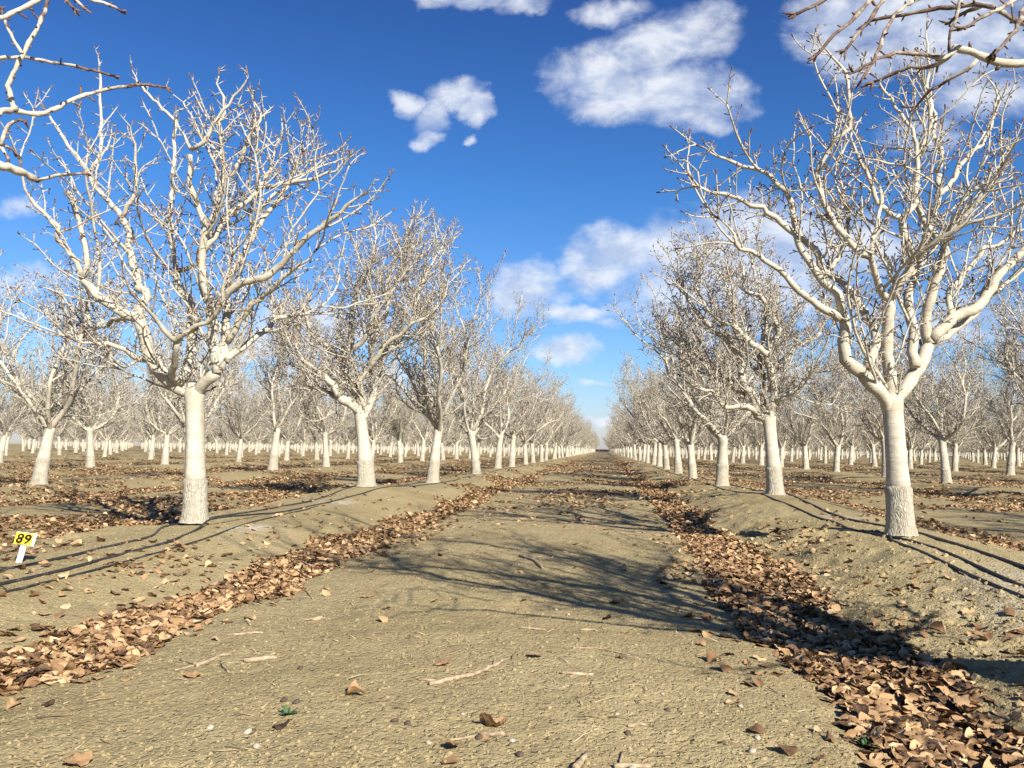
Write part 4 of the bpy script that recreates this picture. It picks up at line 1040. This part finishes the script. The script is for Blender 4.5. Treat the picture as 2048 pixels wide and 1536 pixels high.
def fallen_leaves():
    r = RS(21); VV = []; QQ = []; n0 = 0
    def scatter(n, x0, x1, y0, y1, thick, power=1.0, boost=1.0):
        x = r.uniform(x0, x1, n); y = y0 + (y1 - y0) * r.rand(n) ** power
        d = leaf_density(x, y); k = r.rand(n) < np.clip(d * boost, 0, 1); x = x[k]; y = y[k]; d = d[k]
        z = ground_z(x, y) + d * thick * r.rand(len(x))
        return np.stack([x, y, z], -1)
    def add(P, size, **kw):
        nonlocal n0
        if not len(P): return
        V, Q = leaf_mesh('l', P, size, r, **kw); VV.append(V); QQ.append(Q + n0); n0 += len(V)
    # near belt: full leaves
    add(scatter(36000, -3.6, -1.7, 2.0, 9, .022), .057, nl=6, nw=5)
    add(scatter(36000, .4, 2.1, 2.0, 9, .022), .057, nl=6, nw=5)
    add(scatter(11000, -8, -3.6, 4.0, 9, .02), .065, nl=5, nw=3)
    add(scatter(9000, -3.4, 2.3, 2.0, 9, .0), .052, nl=5, nw=3)
    add(scatter(44000, -3.7, 2.5, 9, 24, .025), .066, nl=4, nw=3)
    add(scatter(70000, -18, -3.7, 9, 26, .016), .066, nl=4, nw=3)
    add(scatter(62000, 2.5, 17, 5, 26, .016), .066, nl=4, nw=3)
    add(scatter(26000, -3.7, 2.5, 24, 90, .03, 1.3), .09, nl=3, nw=2)
    add(scatter(85000, -40, -3.7, 26, 75, .03, 1.2), .095, nl=3, nw=2)
    add(scatter(75000, 2.5, 38, 26, 75, .03, 1.2), .095, nl=3, nw=2)
    V = np.concatenate(VV); Q = np.concatenate(QQ)
    o = link(bpy.data.objects.new('fallen_leaves', make_mesh('fallen_leaves', V, [Q], [M_LEAF])))
    tag(o, 'curled brown fallen leaves drifted in bands along both furrows and scattered between', 'leaves', None, 'stuff')
    print('leaves', len(V), len(Q))
fallen_leaves()

# ------------------------------------------------------------------ soil crumbs and straw
def crumbs():
    r = RS(31)
    ico_v = []; t = (1 + 5 ** .5) / 2
    ico_v = np.array([(-1, t, 0), (1, t, 0), (-1, -t, 0), (1, -t, 0), (0, -1, t), (0, 1, t), (0, -1, -t), (0, 1, -t), (t, 0, -1), (t, 0, 1), (-t, 0, -1), (-t, 0, 1)]) / 1.9
    ico_f = np.array([(0, 11, 5), (0, 5, 1), (0, 1, 7), (0, 7, 10), (0, 10, 11), (1, 5, 9), (5, 11, 4), (11, 10, 2), (10, 7, 6), (7, 1, 8), (3, 9, 4), (3, 4, 2), (3, 2, 6), (3, 6, 8), (3, 8, 9), (4, 9, 5), (2, 4, 11), (6, 2, 10), (8, 6, 7), (9, 8, 1)])
    n = 30000
    y = 2.0 + 7.5 * r.rand(n) ** 1.9
    x = r.uniform(-.95, .62, n) * y + .05
    u = lane_u(x); bank = sstep(4.4, 5.2, u) * ((x > .3) & (x < 2.6))
    keep = r.rand(n) < .55 + .45 * bank; x = x[keep]; y = y[keep]; bank = bank[keep]; n = len(x)
    s = .0026 + .006 * r.rand(n) ** 4 + .020 * bank * r.rand(n) ** 6 + .0003 * y
    V = ico_v[None] * (1 + r.uniform(-.28, .28, (n, 12, 1))) * s[:, None, None] * r.uniform(.7, 1.2, (n, 1, 3))
    V = V + np.stack([x, y, ground_z(x, y) - s * .15], -1)[:, None, :]
    F = (ico_f[None] + (np.arange(n) * 12)[:, None, None]).reshape(-1, 3)
    o = link(bpy.data.objects.new('soil_crumbs', make_mesh('soil_crumbs', V.reshape(-1, 3), [F], [M_SOIL], None, None, False)))
    tag(o, 'small dry soil crumbs and clods strewn over the bare ground', 'soil', None, 'stuff')
    # straw and chaff
    acc = Acc()
    m = 2600
    y = 2.2 + 16 * r.rand(m) ** 1.2; x = r.uniform(-2.2, .9, m)
    for xx, yy in zip(x, y):
        if yy < 6.5 and r.rand() < .66: continue
        L = r.uniform(.02, .11); a = r.uniform(0, 3.14); rad = r.uniform(.0008, .0022) * (1 + yy * .04)
        dx = np.array([math.cos(a), math.sin(a), r.normal(0, .06)]) * L / 2
        p = np.array([xx, yy, gz(xx, yy) + .004])
        acc.tube(np.array([p - dx, p + r.normal(0, .004, 3) + [0, 0, .003], p + dx]), [rad, rad, rad * .7], 4)
    o = acc.build('straw', [M_STRAW])
    tag(o, 'scattered bits of pale straw and chaff along the middle of the track', 'straw', None, 'stuff')
crumbs()

# ------------------------------------------------------------------ irrigation hoses
def hose(pts, r, label, rest=True, lift=None):
    P = np.array([(a, b, 0 if len(q) == 0 else q[0]) for a, b, *q in pts], float)
    seg = np.linalg.norm(np.diff(P[:, :2], axis=0), axis=1); t = np.concatenate([[0], np.cumsum(seg)])
    n = max(8, int(t[-1] / .09)) if t[-1] < 40 else int(t[-1] / .2)
    tt = np.linspace(0, t[-1], n)
    Q = np.stack([np.interp(tt, t, P[:, k]) for k in range(3)], 1)
    for _ in range(4): Q[1:-1] = (Q[:-2] + 2 * Q[1:-1] + Q[2:]) / 4
    rr = RS(int(abs(pts[0][0]) * 1000) % 999)
    Q[:, 0] += .05 * fbm(tt, tt * 0 + pts[0][0] * 3, .5, 2, seed=2)
    gzv = ground_z(Q[:, 0], Q[:, 1], False)
    k = 5; gs = np.convolve(np.pad(gzv, (k, k), 'edge'), np.ones(2 * k + 1) / (2 * k + 1), 'valid')
    Q[:, 2] += np.maximum(gs, gzv - .004) + r * .45 + .003
    acc = Acc(); acc.tube(Q, np.full(n, r), 10)
    o = acc.build('irrigation_hose', [M_HOSE]); tag(o, label, 'hose', 'black irrigation hoses along the tree rows'); return o
hose([(-3.08, 2.4), (-3.14, 3.6), (-3.22, 4.8), (-3.30, 6.0), (-3.52, 6.9), (-3.60, 7.22, .06), (-3.57, 7.6, .05), (-3.50, 8.6), (-3.50, 11), (-3.50, 12.8), (-3.5, 18), (-3.46, 26), (-3.5, 40)], .0098, 'black hose crossing in front of the big left tree and running along its row')
hose([(-3.40, 2.4), (-3.48, 3.8), (-3.50, 5.2), (-3.60, 6.3), (-3.98, 7.1), (-4.0, 7.9), (-3.86, 9.0), (-3.80, 10.5), (-3.97, 12.6), (-3.95, 18), (-4.0, 30), (-3.98, 40)], .0098, 'black hose that passes behind the big left tree, away from the track')
hose([(-3.0, 3.2), (-3.06, 4.4), (-3.12, 5.6), (-3.22, 6.6), (-3.36, 7.6), (-3.38, 8.8), (-3.42, 9.6)], .0068, 'thin black hose on the side of the left row nearest the leaf band')
hose([(2.10, 2.6), (2.14, 3.6), (2.16, 4.5), (2.17, 5.4), (2.20, 6.3), (2.24, 6.85), (2.33, 7.1), (2.40, 7.35), (2.36, 7.55), (2.16, 7.6), (2.06, 7.62)], .0098, 'black hose looped at its end beside the foot of the big right tree')
hose([(2.30, 2.6), (2.30, 3.8), (2.31, 5.0), (2.36, 6.2), (2.38, 6.9), (2.30, 7.25), (2.16, 7.72), (2.3, 8.6), (2.36, 10), (2.34, 12.2), (2.24, 14), (2.3, 20), (2.26, 40)], .0098, 'black hose running in front of the big right tree and on along its row')
hose([(2.68, 2.6), (2.64, 3.8), (2.62, 5.1), (2.62, 6.2), (2.66, 7.0), (2.70, 7.6), (2.62, 8.6), (2.60, 10), (2.74, 12.4), (2.78, 14), (2.74, 22), (2.76, 40)], .0115, 'thicker black pipe on the far side of the big right tree')

# ------------------------------------------------------------------ the numbered marker
def marker():
    x, y = -3.665, 4.86; z = gz(x, y)
    e = empty('row_marker', (x, y, z), math.radians(-6))
    tag(e, 'small yellow plate numbered 89 on a leaning white stake beside the hoses', 'marker')
    e.rotation_euler = (math.radians(-12), math.radians(6), math.radians(3))
    st = Acc()
    for dx in (-.0125, 0, .0125): st.box((dx, 0, .045), (.0085, .010, .21))
    st.box((0, .003, .045), (.034, .004, .212))
    st.build('stake', [M_WHITE], e, False)
    pl = Acc(); pl.box((.004, -.009, .147), (.132, .004, .078)); 
    p = pl.build('plate', [M_WHITE], e, False)
    ye = Acc(); ye.box((-.003, -.0125, .147), (.114, .003, .074)); yo = ye.build('number_panel', [M_YELLOW], e, False)
    cu = bpy.data.curves.new('number', 'FONT'); cu.body = '89'; cu.size = .082; cu.align_x = 'CENTER'; cu.align_y = 'CENTER'
    cu.extrude = .0006; cu.offset = .0022; cu.shear = .12; cu.space_character = 1.12
    tmp = bpy.data.objects.new('number', cu); COL.objects.link(tmp)
    bpy.context.view_layer.update()
    me = bpy.data.meshes.new_from_object(tmp.evaluated_get(bpy.context.evaluated_depsgraph_get()))
    bpy.data.objects.remove(tmp)
    me.materials.clear(); me.materials.append(M_INK)
    xs = np.empty(len(me.vertices) * 3, np.float32); me.vertices.foreach_get('co', xs)
    xs = xs.reshape(-1, 3); c = (xs.max(0) + xs.min(0)) / 2
    o = bpy.data.objects.new('number', me); link(o, e)
    o.rotation_euler = (math.radians(90), 0, 0)
    o.location = (-.003 - c[0] * 1.12, -.0148, .147 - c[1]); o.scale = (1.12, 1, 1)
marker()

# ------------------------------------------------------------------ twine tied through the crowns
def twine(pts, label, r=.0035):
    P = np.array(pts, float); seg = np.linalg.norm(np.diff(P, axis=0), axis=1); t = np.concatenate([[0], np.cumsum(seg)])
    n = int(t[-1] / .05) + 4; tt = np.linspace(0, t[-1], n)
    Q = np.stack([np.interp(tt, t, P[:, k]) for k in range(3)], 1); Q[1:-1] = (Q[:-2] + 2 * Q[1:-1] + Q[2:]) / 4
    Q += RS(3).normal(0, .003, Q.shape)
    acc = Acc(); acc.tube(Q, np.full(n, r), 5)
    # loose knot ends
    for k in (0, -1):
        for j in range(3):
            dr = RS(j + 10 * k + 20).normal(0, 1, 3); dr /= np.linalg.norm(dr)
            acc.tube(np.array([Q[k], Q[k] + dr * .04, Q[k] + dr * .07 - [0, 0, .03]]), [r, r, r * .6], 4)
    o = acc.build('twine', [M_TWINE]); tag(o, label, 'twine', 'dark red twine tied through the tree crowns')
twine([(-4.646, 7.3, 3.065), (-4.537, 7.275, 3.14), (-4.174, 7.25, 3.095), (-3.783, 7.225, 3.051), (-3.676, 7.2, 3.157)], 'dark red twine stretched across the crown of the big left tree')
twine([(1.676, 7.5, 3.146), (1.857, 7.46, 3.3), (2.257, 7.42, 3.359), (2.796, 7.38, 3.457), (3.237, 7.34, 3.475), (3.625, 7.3, 3.467)], 'long dark twine slung across the crown of the big right tree')
twine([(1.975, 7.2, 2.906), (2.152, 7.1, 2.861), (2.281, 7.0, 2.822)], 'short red twine low in the crown of the big right tree')
twine([(-4.563, 12.4, 3.372), (-4.381, 12.467, 3.367), (-4.035, 12.533, 3.401), (-3.48, 12.6, 3.368)], 'dark red twine in the crown of the second tree on the left')
twine([(-4.348, 7.6, 2.623), (-4.084, 8.0, 2.761), (-3.947, 8.4, 2.905)], 'thin dark twine behind the boughs of the big left tree')

def nut_cluster(p, label):
    acc = Acc(); rr = RS(88)
    for k in range(16):
        c = rr.normal(0, .022, 3) * np.array([1, 1, 1.3]); d = rr.normal(0, 1, 3); d /= np.linalg.norm(d)
        acc.tube(np.array([c - d * .010, c - d * .006, c, c + d * .006, c + d * .010]), [.003, .008, .0095, .007, .002], 7, 0, 0, .1, rr)
        acc.tube(np.array([[0, 0, .06], c * .5 + [0, 0, .02], c]), [.0018] * 3, 4)
    o = acc.build('nut_cluster', [M_NUT]); o.location = p; tag(o, label, 'nut cluster')
nut_cluster((-4.625, 7.2, 2.983), 'dark dried nut cluster left hanging in the crown of the big left tree')
nut_cluster((-3.353, 7.0, 2.978), 'small dark nut cluster among the right boughs of the big left tree')

# ------------------------------------------------------------------ small things lying on the track
def stick(pts, r, label, forks=()):
    acc = Acc(); rr = RS(int(abs(pts[0][0] * 977 + pts[0][1] * 131)) % 9999)
    def run(pts, r0, r1):
        P = np.array(pts, float); t = np.concatenate([[0], np.cumsum(np.linalg.norm(np.diff(P, axis=0), axis=1))])
        n = max(5, int(t[-1] / .015)); tt = np.linspace(0, t[-1], n)
        Q = np.stack([np.interp(tt, t, P[:, 0]), np.interp(tt, t, P[:, 1])], 1); Q[1:-1] += rr.normal(0, .0015, (n - 2, 2))
        z = ground_z(Q[:, 0], Q[:, 1]); z = np.maximum(z, np.linspace(z[0], z[-1], n)) + r0 * .7
        acc.tube(np.column_stack([Q, z]), np.linspace(r0, r1, n) * (1 + rr.uniform(-.15, .2, n)), 7, None, 0, .08, rr)
    run(pts, r, r * .75)
    for f in forks: run(f, r * .6, r * .45)
    o = acc.build('stick', [M_STICK]); tag(o, label, 'stick', 'broken sticks on the track'); return o
stick([(-0.62, 2.962), (-0.551, 3.049), (-0.487, 3.112), (-0.429, 3.24), (-0.407, 3.303)], 0.0085, 'pale knobbly stick lying near the middle of the track, longest in front', [[(-0.609, 3.014), (-0.678, 3.029)], [(-0.429, 3.24), (-0.432, 3.337)]])
stick([(-1.422, 3.201), (-1.308, 3.251)], 0.0105, 'thick pale short stick with cut ends on the left of the track', [])
stick([(-1.568, 3.095), (-1.552, 3.157), (-1.547, 3.252), (-1.525, 3.296)], 0.008, 'forked grey stick with side twigs beside the thick short stick', [[(-1.561, 3.133), (-1.622, 3.036)], [(-1.586, 3.129), (-1.696, 3.212)], [(-1.504, 3.165), (-1.409, 3.035)]])
stick([(-1.701, 3.641), (-1.628, 3.664), (-1.552, 3.686)], 0.006, 'slim bent stick just below the left leaf band', [])
stick([(-0.075, 2.283), (-0.044, 2.407)], 0.01, 'grey stick end poking in at the bottom edge of the picture', [])
stick([(0.03, 2.344), (0.081, 2.355), (0.129, 2.365)], 0.008, 'straight pale stick along the bottom edge of the track', [[(0.047, 2.353), (0.056, 2.449)]])
stick([(-0.16, 3.204), (-0.106, 3.192), (-0.039, 3.21)], 0.007, 'short pale stick right of the knobbly stick', [])
stick([(-0.365, 2.497), (-0.293, 2.499)], 0.007, 'pale split stick among dry leaves at the bottom centre', [[(-0.364, 2.489), (-0.444, 2.435)]])
stick([(-2.493, 12.258), (-2.493, 12.846), (-2.501, 13.767)], 0.01, 'whitish stick leaning on the far part of the left leaf band', [])
stick([(-2.164, 12.703), (-1.963, 12.529), (-1.753, 12.253)], 0.01, 'brownish stick on bare soil beside the far left leaf band', [])
stick([(-0.674, 6.696), (-0.522, 6.34), (-0.44, 6.011)], 0.012, 'grey stick in the little heap of leaves in mid track', [[(-0.437, 6.501), (-0.394, 6.755)], [(-0.573, 6.474), (-0.494, 6.734)]])
stick([(-0.397, 3.987), (-0.276, 3.975)], 0.006, 'thin pale stick in the branch shadows on the track', [])
stick([(-0.111, 4.014), (-0.04, 4.048)], 0.006, 'short pale stick at the right in the branch shadows', [])
stick([(0.076, 2.666), (0.132, 2.707)], 0.006, 'pale crooked stick at the lower right of the track', [])
stick([(-0.132, 3.617), (-0.014, 3.654), (0.112, 3.587)], 0.003, 'long hair-thin brown twig on the right of the track', [])
stick([(-1.87, 5.07), (-1.678, 4.677)], 0.004, 'small dark curved twig beside the left leaf band', [])
LONE_LEAVES = [(-0.837, 2.782, 'curled orange leaf alone on the bare soil left of centre', 0.085, 'u'), (-0.274, 3.425, 'rust leaf lying alone above the knobbly stick', 0.08, 'f'), (-1.372, 4.749, 'thin dark edged leaf lying alone by the branch shadows', 0.085, 'f'), (-1.427, 2.168, 'curled leaf at the bottom left corner on bare soil', 0.1, 'u'), (-0.424, 2.367, 'reddish brown leaf among sticks at the bottom centre', 0.085, 'f'), (-0.338, 2.572, 'tan leaf above the split stick at the bottom centre', 0.085, 'u'), (-0.625, 3.231, 'brown leaf pair just above the knobbly stick', 0.075, 'f'), (-1.513, 2.964, 'small rust leaf below the forked stick', 0.06, 'f'), (0.081, 4.866, 'pale brown leaf amid the branch shadows', 0.09, 'u'), (-0.029, 6.645, 'orange leaf high up in mid track', 0.09, 'f')]
PEBBLES = [(-0.264, 2.454, 0.0088, 'bright white pebble at the bottom centre of the track'), (-0.501, 2.399, 0.008, 'cream pebble left of the bright white one at the bottom'), (-0.408, 3.356, 0.0072, 'white pebble beside the end of the knobbly stick'), (0.155, 4.696, 0.0072, 'white pebble in the branch shadows on the track'), (0.122, 4.574, 0.0064, 'grey white pebble next to the white one in the shadows'), (-0.445, 2.659, 0.0072, 'small white pebble below the knobbly stick'), (0.045, 2.773, 0.0064, 'tiny white pebble right of centre'), (0.211, 3.054, 0.008, 'cream pebble on the right side of the track'), (0.466, 2.954, 0.0088, 'pale round pebble beside the right leaf band'), (-1.051, 2.409, 0.0136, 'round whitish pebble at the lower left'), (-0.975, 2.298, 0.0104, 'cream pebble under the round whitish one'), (-1.186, 2.445, 0.0112, 'flat cream pebble near the lower left'), (0.429, 2.515, 0.0104, 'tan pebble in the lower right of the track'), (-0.258, 4.564, 0.0088, 'yellowish pebble in the branch shadows'), (-0.184, 4.425, 0.008, 'tan pebble beside the yellowish one in the shadows'), (-0.823, 14.596, 0.0224, 'big pale stone far up in mid track'), (0.08, 2.34, 0.0112, 'cream shell at the bottom edge right of centre'), (0.466, 2.634, 0.0096, 'cream pebble by the small green weed on the right')]
HUSKS = [(-1.04, 2.419, 'dark nut husk beside the round whitish pebble at lower left'), (-1.0, 2.666, 'dark nut husk above the small weed on the left'), (-1.049, 2.685, 'smaller dark nut husk above the small weed on the left'), (-0.64, 2.554, 'dark nut husk low in the middle left of the track'), (-0.597, 2.542, 'dark split nut husk right of its neighbour'), (0.216, 2.888, 'greyish nut husk right of the track centre'), (0.076, 2.615, 'brown nut husk beside the crooked stick at lower right'), (-0.364, 2.468, 'dark nut husk among leaves at the bottom centre'), (-0.231, 2.357, 'dark brown nut husk near the bottom edge'), (-1.148, 3.09, 'small dark nut husk right of the thick short stick')]
WEEDS = [(-0.988, 2.563, 'small blue green weed on bare soil at lower left', 0.05), (0.792, 2.669, 'small green weed beside the leaves at lower right', 0.06), (0.282, 7.027, 'tiny green sprout in the branch shadows on the track', 0.03)]
r = RS(41)
for (x, y, lab, size, how) in LONE_LEAVES:
    nl = 9
    V, Q = leaf_mesh('leaf', np.array([[0, 0, 0]]), size, RS(int(x * 1000) % 997 + 3), nl=9, nw=7, tilt=.18, crumple=.9 if how == 'u' else .5)
    me = make_mesh('dry_leaf', V, [Q], [M_LEAF]); o = link(bpy.data.objects.new('dry_leaf', me)); o.location = (x, y, gz(x, y) + .004)
    tag(o, lab, 'leaf', 'single leaves on the track')
def lump(name, x, y, rad, mat, squash, seed):
    rr = RS(seed); bmu = 10; bmv = 7
    V = []; 
    for j in range(bmv):
        th = math.pi * (j + .5) / bmv
        for i in range(bmu):
            ph = 2 * math.pi * i / bmu
            V.append((math.sin(th) * math.cos(ph) * 1.2, math.sin(th) * math.sin(ph), math.cos(th) * squash))
    V = np.array(V) * rad * (1 + rr.uniform(-.10, .10, (len(V), 1)))
    i = (np.arange(bmv - 1)[:, None] * bmu); j = np.arange(bmu)[None, :]; k = (j + 1) % bmu
    Q = np.stack([i + j, i + bmu + j, i + bmu + k, i + k], -1).reshape(-1, 4)
    V = np.vstack([V, [0, 0, rad * squash], [0, 0, -rad * squash]]); n = bmu * bmv; b = n - bmu
    T = np.array([[q, (q + 1) % bmu, n] for q in range(bmu)] + [[b + (q + 1) % bmu, b + q, n + 1] for q in range(bmu)])
    o = link(bpy.data.objects.new(name, make_mesh(name, V, [Q, T], [mat])))
    o.location = (x, y, gz(x, y) + rad * squash * .45); o.rotation_euler = (rr.normal(0, .2), rr.normal(0, .2), rr.uniform(0, 6.28)); return o
for i, (x, y, rad, lab) in enumerate(PEBBLES):
    tag(lump('pebble', x, y, rad, M_STONE, .7, i), lab, 'pebble', 'pale pebbles on the track')
for i, (x, y, lab) in enumerate(HUSKS):
    tag(lump('nut_husk', x, y, .011, M_NUT, .75, 60 + i), lab, 'nut husk', 'dark nut husks on the track')
for (x, y, lab, s) in WEEDS:
    acc = Acc(); rr = RS(int(y * 1000) % 991)
    for k in range(13):
        az = k * 2.4; el = rr.uniform(.35, 1.2); L = s * rr.uniform(.5, 1.0)
        d = np.array([math.cos(az) * math.cos(el), math.sin(az) * math.cos(el), math.sin(el)]); a, b = frame_of(d)
        w = L * .17
        acc.add([[0, 0, 0], d * L * .5 + a * w, d * L + [0, 0, -L * .12], d * L * .5 - a * w, d * L * .5 - b * w * .4], [], [[0, 1, 4], [1, 2, 4], [2, 3, 4], [3, 0, 4]])
    o = acc.build('weed', [M_WEED]); o.location = (x, y, gz(x, y)); tag(o, lab, 'weed', 'small green weeds')
print('done')
